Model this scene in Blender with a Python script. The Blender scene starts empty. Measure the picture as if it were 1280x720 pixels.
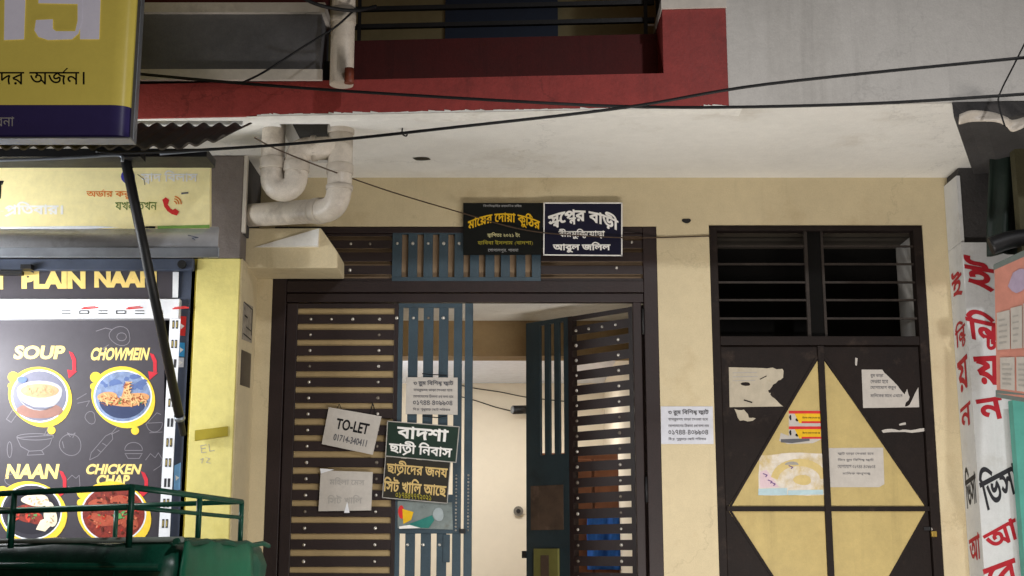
import bpy, math, random
from mathutils import Vector
from mathutils.geometry import tessellate_polygon, delaunay_2d_cdt
import numpy as np
random.seed(7)
R = math.radians
S = bpy.context.scene
COL = S.collection

# ------------------------------------------------------------------ camera
F = 1657.0                       # focal length in pixels of the 1280 px wide photograph
PITCH = R(11.43)
EYE = 1.55
cam = bpy.data.cameras.new('camera')
cam_o = bpy.data.objects.new('camera', cam)
COL.objects.link(cam_o)
cam.sensor_width = 36.0
cam.lens = 36.0 * F / 1280.0
cam.clip_end = 500
cam_o.location = (0, 0, EYE)
cam_o.rotation_euler = (R(90) + PITCH, 0, 0)
S.camera = cam_o

# ------------------------------------------------------------------ night sky
W = bpy.data.worlds.new('World')
S.world = W
W.use_nodes = True
nt = W.node_tree
sky = nt.nodes.new('ShaderNodeTexSky')
sky.sky_type = 'NISHITA'
sky.sun_disc = False
sky.sun_elevation = R(2)
sky.sun_rotation = R(200)
bg = nt.nodes['Background']
bg.inputs['Strength'].default_value = 0.012
nt.links.new(sky.outputs[0], bg.inputs[0])

# ------------------------------------------------------------------ lamps, with added fill lights
def lamp(name, kind, loc, power, color, target=None, **kw):
    l = bpy.data.lights.new(name, kind)
    l.energy = power
    l.color = color
    for k, v in kw.items():
        setattr(l, k, v)
    o = bpy.data.objects.new(name, l)
    COL.objects.link(o)
    o.location = loc
    if target is not None:
        o.rotation_euler = (Vector(target) - Vector(loc)).to_track_quat('-Z', 'Y').to_euler()
    return o
lamp('street_lamp_light', 'SPOT', (3.0, -1.0, 6.4), 900, (.98, .98, 1.0), (1.0, 6.6, .4),
     spot_size=R(56), spot_blend=.8, shadow_soft_size=.16)
lamp('opposite_shop_light', 'AREA', (1.8, -3.5, 2.3), 60, (1.0, .96, .90), (.8, 7, 2.2),
     shape='RECTANGLE', size=3.6, size_y=1.3)
lamp('soffit_fill_light', 'AREA', (1.2, 4.7, .75), 66, (1.0, .94, .88), (1.0, 6.6, 3.0),
     shape='RECTANGLE', size=2.4, size_y=.3)  # unseen low area light added to brighten soffit and wall
lamp('food_shop_tube_light', 'AREA', (-3.35, 5.45, 2.60), 64, (.96, .98, 1.0), (-2.45, 6.9, 2.35),
     shape='RECTANGLE', size=1.2, size_y=.10)
lamp('menu_fill_light', 'AREA', (-2.92, 6.28, 2.52), 10, (.96, .98, 1.0), (-2.3, 6.62, 2.25),
     shape='RECTANGLE', size=.5, size_y=.08)  # second light added out of view for glare on the menu
lamp('hall_ceiling_light', 'AREA', (-.1, 9.6, 2.80), 20, (1.0, .97, .92), (-.1, 9.9, 0),
     shape='RECTANGLE', size=.9, size_y=.5)
lamp('hall_fill_light', 'POINT', (-1.3, 9.3, 2.25), 26, (1.0, .98, .97), shadow_soft_size=.12)  # point light added out of sight to whiten the hall ceiling
S.view_settings.view_transform = 'Standard'
S.view_settings.look = 'None'
S.view_settings.exposure = 0.0
S.view_settings.gamma = 1.0
S.view_settings.use_curve_mapping = False
S.cycles.use_denoising = True
S.cycles.max_bounces = 8
S.cycles.sample_clamp_indirect = 6.0

# ------------------------------------------------------------------ measuring helpers
CP, SP = math.cos(PITCH), math.sin(PITCH)
def P(px, py, Y):
    a = (px - 640) / F
    b = (360 - py) / F
    d = CP - b * SP
    return Vector((a / d * Y, Y, EYE + (SP + b * CP) / d * Y))
def X(px, py, Y): return P(px, py, Y).x
def Z(py, Y): return P(640, py, Y).z

# ------------------------------------------------------------------ materials
MATS = {}
def srgb(r, g, b):
    f = lambda c: (c / 255 / 12.92) if c / 255 <= .04045 else ((c / 255 + .055) / 1.055) ** 2.4
    return (f(r), f(g), f(b))
def paint(name, c, rough=.6, var=.12, scale=3.0, bump=.0, bscale=60, metal=0.0, stain=None, stain_amt=.5,
          stain_scale=1.6, stain_lo=.55, stain_hi=.72, streak=False, spec=.4, speck=0.0, mottle=.07, crack=0.0, drip=0.0):
    """c: sRGB 0-255 albedo. two-scale tone variation, an optional stain mask, an optional speckle, bump."""
    if name in MATS: return MATS[name]
    m = bpy.data.materials.new(name)
    m.use_nodes = True
    t = m.node_tree; N = t.nodes; L = t.links
    bs = N['Principled BSDF']
    bs.inputs['Roughness'].default_value = rough
    bs.inputs['Metallic'].default_value = metal
    bs.inputs['Specular IOR Level'].default_value = spec
    tc = N.new('ShaderNodeTexCoord')
    base = srgb(*c)
    def noise(sc, det=6, rgh=.6, vec=None):
        n = N.new('ShaderNodeTexNoise')
        n.inputs['Scale'].default_value = sc
        n.inputs['Detail'].default_value = det
        n.inputs['Roughness'].default_value = rgh
        L.new(vec or tc.outputs['Object'], n.inputs['Vector'])
        return n
    n1 = noise(scale)
    cr = N.new('ShaderNodeValToRGB')
    e = cr.color_ramp.elements
    e[0].position, e[1].position = .3, .7
    e[0].color = (*[max(0, v * (1 - var)) for v in base], 1)
    e[1].color = (*[min(1, v * (1 + var)) for v in base], 1)
    L.new(n1.outputs['Fac'], cr.inputs['Fac'])
    out = cr.outputs['Color']
    if stain:
        vec = None
        if streak:
            mp = N.new('ShaderNodeMapping')
            mp.inputs['Scale'].default_value = (1, 1, .12)
            L.new(tc.outputs['Object'], mp.inputs['Vector'])
            vec = mp.outputs['Vector']
        n2 = noise(stain_scale, 9, .68, vec)
        r2 = N.new('ShaderNodeMapRange')
        r2.inputs['From Min'].default_value = stain_lo
        r2.inputs['From Max'].default_value = stain_hi
        r2.inputs['To Max'].default_value = stain_amt
        L.new(n2.outputs['Fac'], r2.inputs['Value'])
        mx = N.new('ShaderNodeMix'); mx.data_type = 'RGBA'
        L.new(r2.outputs['Result'], mx.inputs['Factor'])
        L.new(out, mx.inputs['A'])
        mx.inputs['B'].default_value = (*srgb(*stain), 1)
        out = mx.outputs['Result']
    if speck:
        n4 = noise(170, 2, .5)
        r4 = N.new('ShaderNodeMapRange')
        r4.inputs['From Min'].default_value = .35; r4.inputs['From Max'].default_value = .65
        r4.inputs['To Min'].default_value = 1 - speck; r4.inputs['To Max'].default_value = 1 + speck
        L.new(n4.outputs['Fac'], r4.inputs['Value'])
        mm = N.new('ShaderNodeMix'); mm.data_type = 'RGBA'; mm.blend_type = 'MULTIPLY'
        mm.inputs['Factor'].default_value = 1
        L.new(out, mm.inputs['A']); L.new(r4.outputs['Result'], mm.inputs['B'])
        out = mm.outputs['Result']
    def mult(fac, lo, hi, a, b_, src):
        r_ = N.new('ShaderNodeMapRange')
        r_.inputs['From Min'].default_value = lo; r_.inputs['From Max'].default_value = hi
        r_.inputs['To Min'].default_value = a; r_.inputs['To Max'].default_value = b_
        L.new(fac, r_.inputs['Value'])
        q_ = N.new('ShaderNodeMix'); q_.data_type = 'RGBA'; q_.blend_type = 'MULTIPLY'
        q_.inputs['Factor'].default_value = 1
        L.new(src, q_.inputs['A']); L.new(r_.outputs['Result'], q_.inputs['B'])
        return q_.outputs['Result']
    if mottle: out = mult(noise(17, 8, .75).outputs['Fac'], .35, .65, 1 - mottle, 1 + mottle, out)
    if drip:
        mp2 = N.new('ShaderNodeMapping'); mp2.inputs['Scale'].default_value = (9, 9, .35)
        L.new(tc.outputs['Object'], mp2.inputs['Vector'])
        out = mult(noise(1.0, 6, .7, mp2.outputs['Vector']).outputs['Fac'], .56, .74, 1, 1 - drip, out)
    if crack:
        nd = noise(2.5, 5, .7)
        ad = N.new('ShaderNodeMix'); ad.data_type = 'RGBA'; ad.blend_type = 'LINEAR_LIGHT'; ad.inputs['Factor'].default_value = .35
        L.new(tc.outputs['Object'], ad.inputs['A']); L.new(nd.outputs['Color'], ad.inputs['B'])
        vo = N.new('ShaderNodeTexVoronoi'); vo.feature = 'DISTANCE_TO_EDGE'; vo.inputs['Scale'].default_value = .55
        L.new(ad.outputs['Result'], vo.inputs['Vector'])
        out = mult(vo.outputs['Distance'], .0015, .006, 1 - crack, 1, out)
    L.new(out, bs.inputs['Base Color'])
    rr = N.new('ShaderNodeMapRange')
    rr.inputs['To Min'].default_value = max(.05, rough - .12)
    rr.inputs['To Max'].default_value = min(1, rough + .12)
    L.new(n1.outputs['Fac'], rr.inputs['Value'])
    L.new(rr.outputs['Result'], bs.inputs['Roughness'])
    if bump:
        n3 = noise(bscale, 5, .6)
        b = N.new('ShaderNodeBump')
        b.inputs['Strength'].default_value = bump
        b.inputs['Distance'].default_value = .01
        L.new(n3.outputs['Fac'], b.inputs['Height'])
        L.new(b.outputs['Normal'], bs.inputs['Normal'])
    MATS[name] = m
    return m
def ink(name, c, rough=.6, **k): return paint(name, c, rough, var=.06, scale=30, spec=.2, **k)
def emit(name, c, s):
    m = bpy.data.materials.new(name); m.use_nodes = True
    b = m.node_tree.nodes['Principled BSDF']
    b.inputs['Base Color'].default_value = (*c, 1)
    b.inputs['Emission Color'].default_value = (*c, 1)
    b.inputs['Emission Strength'].default_value = s
    return m

M_WALL = paint('beige_wall_paint', (205, 190, 155), .75, .08, 1.4, .25, 45, stain=(164, 140, 98), stain_amt=.4, stain_scale=2.2, speck=.04, crack=.10, drip=.12, mottle=.035)
M_SOFFIT = paint('whitewash', (232, 230, 224), .85, .08, 1.2, .25, 30, stain=(176, 164, 142), stain_amt=.5, stain_scale=1.3, speck=.04, crack=.10, mottle=.03)
M_DRIP = paint('whitewash_and_light', (236, 234, 228), .8, .05, 4, .2, 40, stain=(190, 180, 165), stain_amt=.5, stain_scale=5)  # whitewash white, also used for patches of light
M_RED = paint('red_fascia_paint', (146, 55, 51), .65, .14, 2.0, .25, 60, stain=(92, 36, 34), stain_amt=.6, stain_scale=2.4, speck=.07, drip=.25, crack=.25, mottle=.12)
M_SHADERED = paint('shaded_parapet_red', (84, 27, 26), .75, .18, 3, .2, 60, stain=(40, 17, 17), stain_amt=.6, speck=.08, drip=.3)  # red darkened to carry the shade on the recessed parapet
M_GREYW = paint('upper_wall_paint', (196, 193, 188), .8, .08, .9, .25, 30, stain=(140, 136, 128), stain_amt=.5, stain_scale=1.1, streak=True, speck=.04, drip=.14, crack=.08, mottle=.04)
M_PARGREY = paint('grey_parapet_paint', (104, 104, 108), .75, .1, 1.5, .2, 40, stain=(70, 70, 72), stain_amt=.5, stain_scale=2, speck=.06)
M_TRIM = paint('trim_paint', (205, 198, 188), .75, .1, 4, .2, 40, stain=(120, 108, 100), stain_amt=.5, stain_scale=3)
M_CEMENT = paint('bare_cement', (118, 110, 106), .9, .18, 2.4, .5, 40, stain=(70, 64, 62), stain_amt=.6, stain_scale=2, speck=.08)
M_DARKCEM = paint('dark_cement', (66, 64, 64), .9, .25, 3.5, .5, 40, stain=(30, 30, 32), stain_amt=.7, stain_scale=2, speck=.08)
M_YELLOW = paint('yellow_wall_paint', (216, 204, 126), .7, .06, 2, .2, 40, stain=(206, 190, 96), stain_amt=.5, stain_scale=3, drip=.12)
M_BROWN = paint('brown_gate_paint', (35, 22, 21), .5, .22, 5, .12, 80, stain=(26, 17, 16), stain_amt=.6, stain_scale=4, speck=.12)
M_BLUE = paint('slate_blue_gate_paint', (54, 71, 81), .42, .18, 4, .12, 80, stain=(38, 44, 48), stain_amt=.6, stain_scale=5, speck=.08)
M_STUD = paint('steel_stud', (205, 200, 192), .3, .1, 40, metal=.8)
M_DOOR = paint('dark_brown_door_paint', (29, 21, 18), .6, .22, 4, .12, 60, spec=.2, stain=(82, 68, 58), stain_amt=.55, stain_scale=7, stain_lo=.58, stain_hi=.78, speck=.14, drip=.25, mottle=.15)
M_CREAM = paint('cream_door_paint', (188, 167, 108), .55, .08, 2.5, .1, 40, stain=(176, 150, 92), stain_amt=.6, stain_scale=3, speck=.03, drip=.15)
M_BLACKM = paint('black_metal', (22, 22, 24), .5, .25, 10, .1, 80)
M_PVC = paint('pvc_pipe', (206, 196, 182), .42, .08, 6, stain=(104, 86, 70), stain_amt=.8, stain_scale=4, stain_lo=.48, stain_hi=.74, speck=.05)
M_PVCRING = paint('pvc_collar', (186, 176, 162), .45, .1, 8, stain=(110, 95, 80), stain_amt=.6, stain_scale=8)
M_CABLE = paint('cable_rubber', (16, 16, 18), .55, .2, 20)
M_TIN = paint('corrugated_tin', (70, 66, 64), .6, .3, 6, .1, 40, metal=.3, stain=(50, 42, 38), stain_amt=.7, stain_scale=5)
M_SILVER = paint('hood_sheet_metal', (206, 208, 214), .4, .1, 4, .05, 30, metal=.55, stain=(110, 110, 114), stain_amt=.5, stain_scale=4)
M_SLATE = paint('slate_frame_paint', (66, 74, 92), .45, .18, 5, .05, 50, stain=(36, 38, 48), stain_amt=.5, stain_scale=6)
M_BANNER = paint('banner_vinyl', (246, 232, 172), .45, .06, 3, .05, 8, stain=(228, 208, 132), stain_amt=.5, stain_scale=3)
M_LBYEL = paint('lightbox_yellow_vinyl', (214, 196, 98), .3, .05, 2, .02, 8, stain=(190, 172, 78), stain_amt=.4, stain_scale=2)
M_LBPUR = paint('lightbox_purple_vinyl', (60, 52, 104), .3, .08, 3, stain=(34, 26, 66), stain_amt=.5)
M_LBMAG = paint('lightbox_magenta_vinyl', (140, 76, 140), .35, .1, 3)
M_ALU = paint('aluminium_trim', (150, 156, 164), .4, .1, 8, metal=.6)
M_WHITEINK = ink('white_ink', (236, 234, 230))
M_LILACINK = ink('pale_lilac_vinyl', (228, 224, 234))
M_BLACKINK = ink('black_ink', (22, 22, 24))
M_GREYINK = ink('grey_ink', (96, 96, 100))
M_FAINTINK = ink('faint_ink', (168, 164, 158))
M_YELINK = ink('yellow_ink', (226, 180, 34))
M_OLIVEINK = ink('olive_yellow_ink', (150, 140, 50))
M_CREAMINK = ink('cream_ink', (244, 214, 130))
M_GOLDINK = ink('gold_ink', (206, 178, 116))
M_REDINK = ink('red_ink', (206, 52, 50))
M_ORANGEINK = ink('orange_ink', (222, 120, 36))
M_GREENINK = ink('green_ink', (96, 122, 48))
M_BLUEINK = ink('blue_ink', (64, 62, 160))
M_REDBRUSH = ink('brushed_red_paint', (172, 38, 48))
M_BLACKBRUSH = ink('brushed_black_paint', (46, 46, 50))
M_PAPER = paint('white_paper', (190, 184, 176), .7, .05, 6, .15, 20, stain=(180, 172, 160), stain_amt=.5, stain_scale=6)
M_PAPERBLUE = paint('cool_white_paper', (206, 208, 216), .7, .04, 6, .1, 20)
M_OLDPAPER = paint('weathered_paper', (182, 172, 152), .8, .1, 14, .2, 30, stain=(160, 142, 110), stain_amt=.7, stain_scale=9)
M_NAVY = paint('navy_sign_board', (22, 22, 44), .5, .1, 6, spec=.2)
M_SIGNBLK = paint('black_sign_board', (13, 16, 14), .5, .12, 6, spec=.2)
M_SIGNGRN = paint('dark_green_sign_board', (22, 46, 36), .4, .12, 6)
M_SIGNBRN = paint('brown_black_sign_board', (36, 33, 24), .45, .15, 8)
M_MENU = paint('menu_charcoal_vinyl', (66, 62, 68), .5, .07, 2.5, .06, 9, spec=.3)
M_WHITEPL = paint('white_plastic', (232, 234, 238), .35, .04, 5)
M_SLOT = ink('dark_slot', (52, 52, 56))
M_YBLOB = ink('menu_yellow', (240, 204, 66))
M_OCHRE = paint('ochre_hall_beam', (148, 124, 88), .75, .1, 2.5, .2, 40, stain=(118, 84, 44), stain_amt=.5)
M_HALL = paint('hall_cream_paint', (234, 224, 204), .75, .025, 2, .1, 40, mottle=.015)
M_HALLCEIL = paint('hall_white_ceiling', (226, 232, 244), .8, .04, 2, .1, 30)
M_WOOD = paint('brown_wood', (110, 66, 40), .45, .3, 5, stain=(66, 38, 24), stain_amt=.7, stain_scale=6, streak=True)
M_CLOTH = paint('blue_cloth', (34, 92, 176), .85, .25, 12, .3, 60)
M_RUST = paint('rusty_panel', (74, 58, 46), .7, .3, 8, .2, 60, stain=(110, 90, 76), stain_amt=.6, stain_scale=9)
M_OLIVE = paint('olive_lock_box', (110, 108, 58), .5, .15, 8, metal=.2)
M_BRASS = paint('brass', (190, 160, 80), .35, .1, 20, metal=.8)
M_RGREEN = paint('dark_green_rexine', (20, 78, 60), .32, .2, 5, .12, 14, stain=(8, 34, 28), stain_amt=.6, stain_scale=3, spec=.5, speck=.12, drip=.4, mottle=.15)
M_RGREEN2 = paint('green_rexine_curtain', (26, 112, 82), .42, .18, 3, .1, 12, stain=(54, 128, 104), stain_amt=.5, stain_scale=3, spec=.5, speck=.08, drip=.3, mottle=.12)
M_RRAIL = paint('green_rail_paint', (24, 82, 64), .38, .2, 12, .1, 60, stain=(12, 36, 30), stain_amt=.6, stain_scale=9)
M_PIPING = paint('pale_edge_piping', (150, 160, 152), .5, .15, 14)
M_TYRE = paint('tyre_rubber', (24, 24, 24), .8, .2, 10)
M_ASPH = paint('asphalt', (66, 65, 63), .9, .2, 4, .6, 90, speck=.25)
M_PAVE = paint('pavement_concrete', (150, 144, 134), .9, .15, 2, .4, 60, stain=(100, 94, 86), stain_amt=.5, speck=.08)
M_FLOOR = paint('mosaic_floor', (170, 156, 136), .4, .1, 6, speck=.1)
M_GREENT = paint('green_tarpaulin', (22, 36, 29), .6, .3, 6, .3, 18)
M_TEAL = paint('teal_paint', (84, 160, 146), .6, .1, 3, .1, 30)
M_ORANGE = paint('leaflet_orange', (204, 138, 122), .5, .08, 6)
M_PILLAR = paint('white_pillar_paint', (208, 209, 209), .75, .05, 2, .2, 30, stain=(176, 172, 164), stain_amt=.7, stain_scale=2.4, speck=.02, drip=.12, crack=.1, mottle=.04)
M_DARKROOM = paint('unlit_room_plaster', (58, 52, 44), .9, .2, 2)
M_BALCWALL = paint('olive_balcony_plaster', (168, 156, 118), .9, .15, 3)
M_BALCDOOR = paint('dark_blue_balcony_door', (46, 60, 84), .6, .15, 4)

# ------------------------------------------------------------------ mesh helpers
ORIG = {}
def tag(o, label=None, cat=None, group=None, kind=None):
    if label: o['label'] = label
    if cat: o['category'] = cat
    if group: o['group'] = group
    if kind: o['kind'] = kind
    return o
def thing(name, label, cat, loc, group=None):
    o = bpy.data.objects.new(name, None)
    o.empty_display_size = .1
    COL.objects.link(o)
    o.location = loc
    ORIG[o.name] = Vector(loc)
    return tag(o, label, cat, group)
class MB:
    def __init__(s): s.v = []; s.f = []; s.smooth = []
    def add(s, vs, fs, smooth=False):
        k = len(s.v)
        s.v += [Vector(v) for v in vs]
        s.f += [[i + k for i in f] for f in fs]
        s.smooth += [smooth] * len(fs)
        return s
    def box(s, x0, x1, y0, y1, z0, z1):
        x0, x1 = min(x0, x1), max(x0, x1); y0, y1 = min(y0, y1), max(y0, y1); z0, z1 = min(z0, z1), max(z0, z1)
        v = [(x, y, z) for z in (z0, z1) for y in (y0, y1) for x in (x0, x1)]
        return s.add(v, [(0, 2, 3, 1), (4, 5, 7, 6), (0, 1, 5, 4), (2, 6, 7, 3), (0, 4, 6, 2), (1, 3, 7, 5)])
    def prism(s, pts, d):
        """a polygon of world points (counter clockwise seen from -d) pushed along d"""
        n = len(pts); pts = [Vector(p) for p in pts]; d = Vector(d)
        v = pts + [p + d for p in pts]
        fs = [list(range(n)), list(range(2 * n - 1, n - 1, -1))]
        fs += [[(i + 1) % n, i, i + n, (i + 1) % n + n] for i in range(n)]
        return s.add(v, fs)
    def face(s, pts): return s.add(pts, [list(range(len(pts)))])
    def tube(s, path, r, n=12, cap=True, rs=None):
        path = [Vector(p) for p in path]
        m = len(path)
        tang = []
        for i in range(m):
            a = path[max(0, i - 1)]; b = path[min(m - 1, i + 1)]
            tang.append((b - a).normalized())
        up = Vector((0, 0, 1)) if abs(tang[0].z) < .9 else Vector((0, 1, 0))
        nrm = (up - tang[0] * up.dot(tang[0])).normalized()
        vs = []
        for i in range(m):
            nrm = (nrm - tang[i] * nrm.dot(tang[i])).normalized()
            bi = tang[i].cross(nrm)
            rr = rs[i] if rs else r
            for k in range(n):
                a = 2 * math.pi * k / n
                vs.append(path[i] + (nrm * math.cos(a) + bi * math.sin(a)) * rr)
        fs = [[i * n + k, i * n + (k + 1) % n, (i + 1) * n + (k + 1) % n, (i + 1) * n + k] for i in range(m - 1) for k in range(n)]
        s.add(vs, fs, True)
        if cap:
            k0 = len(s.v) - len(vs)
            s.f.append([k0 + i for i in range(n - 1, -1, -1)]); s.smooth.append(False)
            s.f.append([k0 + (m - 1) * n + i for i in range(n)]); s.smooth.append(False)
        return s
    def disc(s, c, r, axis, depth, n=16):
        c = Vector(c); axis = Vector(axis).normalized()
        return s.tube([c, c + axis * depth], r, n)
    def shear(s, k, x0):
        for v in s.v: v.y += k * (v.x - x0)
        return s
    def build(s, name, mat, parent=None, bevel=0):
        o0 = Vector((0, 0, 0))
        if parent is not None: o0 = ORIG.get(parent.name, o0)
        me = bpy.data.meshes.new(name)
        me.from_pydata([v - o0 for v in s.v], [], s.f)
        me.polygons.foreach_set('use_smooth', s.smooth)
        me.validate(); me.update()
        me.materials.append(mat)
        o = bpy.data.objects.new(name, me)
        COL.objects.link(o)
        if parent is not None:
            o.parent = parent
        ORIG[o.name] = o0
        if bevel:
            b = o.modifiers.new('bevel', 'BEVEL'); b.width = bevel; b.segments = 2; b.limit_method = 'ANGLE'
        return o
def single(name, mb, mat, label, cat, group=None, bevel=0):
    """a thing that is one mesh, its origin at the middle of its bottom"""
    xs = [v.x for v in mb.v]; ys = [v.y for v in mb.v]; zs = [v.z for v in mb.v]
    c = Vector(((min(xs) + max(xs)) / 2, (min(ys) + max(ys)) / 2, min(zs)))
    for v in mb.v: v -= c
    o = mb.build(name, mat, None, bevel)
    o.location = c
    ORIG[o.name] = c
    return tag(o, label, cat, group)
def smooth_path(pts, n=8):
    pts = [Vector(p) for p in pts]
    out = []
    for i in range(len(pts) - 1):
        p0 = pts[max(0, i - 1)]; p1 = pts[i]; p2 = pts[i + 1]; p3 = pts[min(len(pts) - 1, i + 2)]
        for k in range(n):
            t = k / n
            out.append(.5 * ((2 * p1) + (p2 - p0) * t + (2 * p0 - 5 * p1 + 4 * p2 - p3) * t * t + (3 * p1 - p0 - 3 * p2 + p3) * t ** 3))
    out.append(pts[-1])
    return out
def fillet(pts, r, n=6):
    """round the corners of a polyline"""
    pts = [Vector(p) for p in pts]
    out = [pts[0]]
    for i in range(1, len(pts) - 1):
        a, b, c = pts[i - 1], pts[i], pts[i + 1]
        rr = min(r, (a - b).length * .49, (c - b).length * .49)
        p = b + (a - b).normalized() * rr; q = b + (c - b).normalized() * rr
        for k in range(n + 1):
            t = k / n
            out.append(p * (1 - t) ** 2 + b * 2 * t * (1 - t) + q * t * t)
    out.append(pts[-1])
    return out
# flat print on a plane of constant Y, given in pixels of the photograph
def flat(mb, pts, Y):
    q = [P(x, y, Y) for x, y in pts]
    a = sum(q[i].x * q[(i + 1) % len(q)].z - q[(i + 1) % len(q)].x * q[i].z for i in range(len(q)))
    if a < 0: q.reverse()
    for tri in tessellate_polygon([[Vector((p.x, p.z, 0)) for p in q]]):
        t = [q[i] for i in tri]
        if (t[1] - t[0]).cross(t[2] - t[0]).y > 0: t.reverse()
        mb.face(t)
    return mb
def ell(cx, cy, rx, ry, n=32, a0=0, a1=360, wob=0, seed=0, rot=0):
    rnd = random.Random(seed); ph = [rnd.uniform(0, 6.28) for _ in range(3)]
    o = []
    m = n if a1 - a0 >= 360 else n + 1
    for k in range(m):
        a = R(a0 + (a1 - a0) * k / n)
        w = 1 + wob * (math.sin(2 * a + ph[0]) + .6 * math.sin(3 * a + ph[1]))
        x, y = rx * w * math.cos(a), ry * w * math.sin(a)
        o.append((cx + x * math.cos(rot) - y * math.sin(rot), cy + x * math.sin(rot) + y * math.cos(rot)))
    return o
def stroke(mb, pts, w, Y, closed=False):
    pts = list(pts)
    if closed: pts = pts + [pts[0]]
    for i in range(len(pts) - 1):
        (x0, y0), (x1, y1) = pts[i], pts[i + 1]
        l = math.hypot(x1 - x0, y1 - y0) or 1
        nx, ny = -(y1 - y0) / l * w / 2, (x1 - x0) / l * w / 2
        ex, ey = (x1 - x0) / l * w * .2, (y1 - y0) / l * w * .2
        flat(mb, [(x0 + nx - ex, y0 + ny - ey), (x1 + nx + ex, y1 + ny + ey), (x1 - nx + ex, y1 - ny + ey), (x0 - nx - ex, y0 - ny - ey)], Y - .00002 * (i % 7))
    return mb
def slab(px4, Y, t, bulge=0):
    """a thin board: four pixel corners (tl, tr, br, bl) on the plane Y, thickness t behind it"""
    q = [P(x, y, Y) for x, y in px4]
    q.reverse()
    return MB().prism(q, (0, t, 0))

# ------------------------------------------------------------------ lettering
TXT = {}
def contours(s):
    if s in TXT: return TXT[s]
    c = bpy.data.curves.new('text_outline', 'FONT'); c.body = s; c.resolution_u = 4
    o = bpy.data.objects.new('text_outline', c)
    COL.objects.link(o)
    dg = bpy.context.evaluated_depsgraph_get(); dg.update()
    cu = o.evaluated_get(dg).to_curve(dg)
    res = []
    for sp in cu.splines:
        bp = sp.bezier_points; n = len(bp); pts = []
        if n == 0: continue
        for i in range(n):
            a, b = bp[i], bp[(i + 1) % n]
            p0, p1, p2, p3 = a.co, a.handle_right, b.handle_left, b.co
            straight = (p1 - p0).cross(p3 - p0).length < 1e-5 and (p2 - p0).cross(p3 - p0).length < 1e-5
            for k in range(1 if straight else 4):
                t = k / 4
                v = p0 * (1 - t) ** 3 + p1 * 3 * t * (1 - t) ** 2 + p2 * 3 * t * t * (1 - t) + p3 * t ** 3
                if not pts or (Vector((v.x, v.y)) - pts[-1]).length > 1e-4: pts.append(Vector((v.x, v.y)))
        while len(pts) > 2 and (pts[0] - pts[-1]).length < 1e-4: pts.pop()
        if len(pts) > 2: res.append(pts)
    o.to_curve_clear()
    bpy.data.objects.remove(o); bpy.data.curves.remove(c)
    TXT[s] = res
    return res
def area(p): return sum(p[i].x * p[(i + 1) % len(p)].y - p[(i + 1) % len(p)].x * p[i].y for i in range(len(p))) / 2
def inside(pt, poly):
    c = False; j = len(poly) - 1
    for i in range(len(poly)):
        a, b = poly[i], poly[j]
        if (a.y > pt.y) != (b.y > pt.y) and pt.x < (b.x - a.x) * (pt.y - a.y) / (b.y - a.y) + a.x: c = not c
        j = i
    return c
def grow(p, d):
    n = len(p); o = []
    for i in range(n):
        a = (p[i] - p[i - 1]); b = (p[(i + 1) % n] - p[i])
        if a.length < 1e-6 or b.length < 1e-6: o.append(p[i]); continue
        a.normalize(); b.normalize()
        na = Vector((a.y, -a.x)); nb = Vector((b.y, -b.x))
        m = na + nb
        if m.length < .3: o.append(p[i] + na * d); continue
        m.normalize()
        o.append(p[i] + m * d / max(.45, m.dot(na)))
    return o
PRE = '\u09bf\u09c7\u09c8'
def layout(s):
    """Bengali in visual order; subjoined letters, reph, ra-phala and ya-phala come back as extras"""
    s = s.replace('\u09c7\u09be', '\u09cb').replace('\u09af\u09bc', '\u09df').replace('\u09a1\u09bc', '\u09dc')
    out = ''; extras = []
    i = 0
    cons = lambda ch: '\u0995' <= ch <= '\u09b9' or ch in '\u09dc\u09dd\u09df'
    while i < len(s):
        ch = s[i]
        if cons(ch):
            reph = False
            if ch == 'র' and i + 2 < len(s) and s[i + 1] == '্' and cons(s[i + 2]):
                reph = True; i += 2; ch = s[i]
            sub = []
            j = i + 1
            while j + 1 < len(s) and s[j] == '্' and cons(s[j + 1]):
                sub.append(s[j + 1]); j += 2
            pre = ''
            if j < len(s) and s[j] in PRE:
                pre = s[j]; j += 1
            elif j < len(s) and s[j] == '\u09cb': pre = '\u09c7'
            out += pre
            a = len(out); out += ch; b = len(out)
            for c in sub:
                if c == 'য': out += 'য'
                else: extras.append((c, a, b))
            if reph: extras.append(('reph', a, b))
            if j < len(s) and s[j] == '\u09cb': out += '\u09be'; j += 1
            i = j
        else:
            out += ch; i += 1
    return out, extras
def xmax(s):
    s2 = s.rstrip()
    return max((p.x for c in contours(s2) for p in c), default=0) + .18 * (len(s) - len(s2)) if s2 else .0
def text_contours(s):
    bn = any('\u0980' <= c <= '\u09ff' for c in s)
    if not bn: return [[Vector(p) for p in c] for c in contours(s)]
    out, ex = layout(s)
    cs = [[Vector(p) for p in c] for c in contours(out)]
    big = max(cs, key=lambda c: abs(area(c)))
    sg = 1 if area(big) > 0 else -1
    for kind, a, b in ex:
        x0 = xmax(out[:a]) if a else 0.0; x1 = xmax(out[:b])
        w = x1 - x0
        if kind == 'reph':
            q = [Vector((x1 - .22, .60)), Vector((x1 - .17, .59)), Vector((x1 + .06, .82)), Vector((x1 + .0, .83))]
        elif kind == 'র':
            q = [Vector((x0 + .06, -.12)), Vector((x0 + .13, -.17)), Vector((x0 + w * .75, .12)), Vector((x0 + w * .70, .19))]
        else:
            g = [[p * .62 for p in c] for c in contours(kind)]
            gx = max(p.x for c in g for p in c)
            for c in g: cs.append([p + Vector((x1 - gx - .02, -.20)) for p in c])
            continue
        if (area(q) > 0) != (sg > 0): q.reverse()
        cs.append(q)
    return cs
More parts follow.
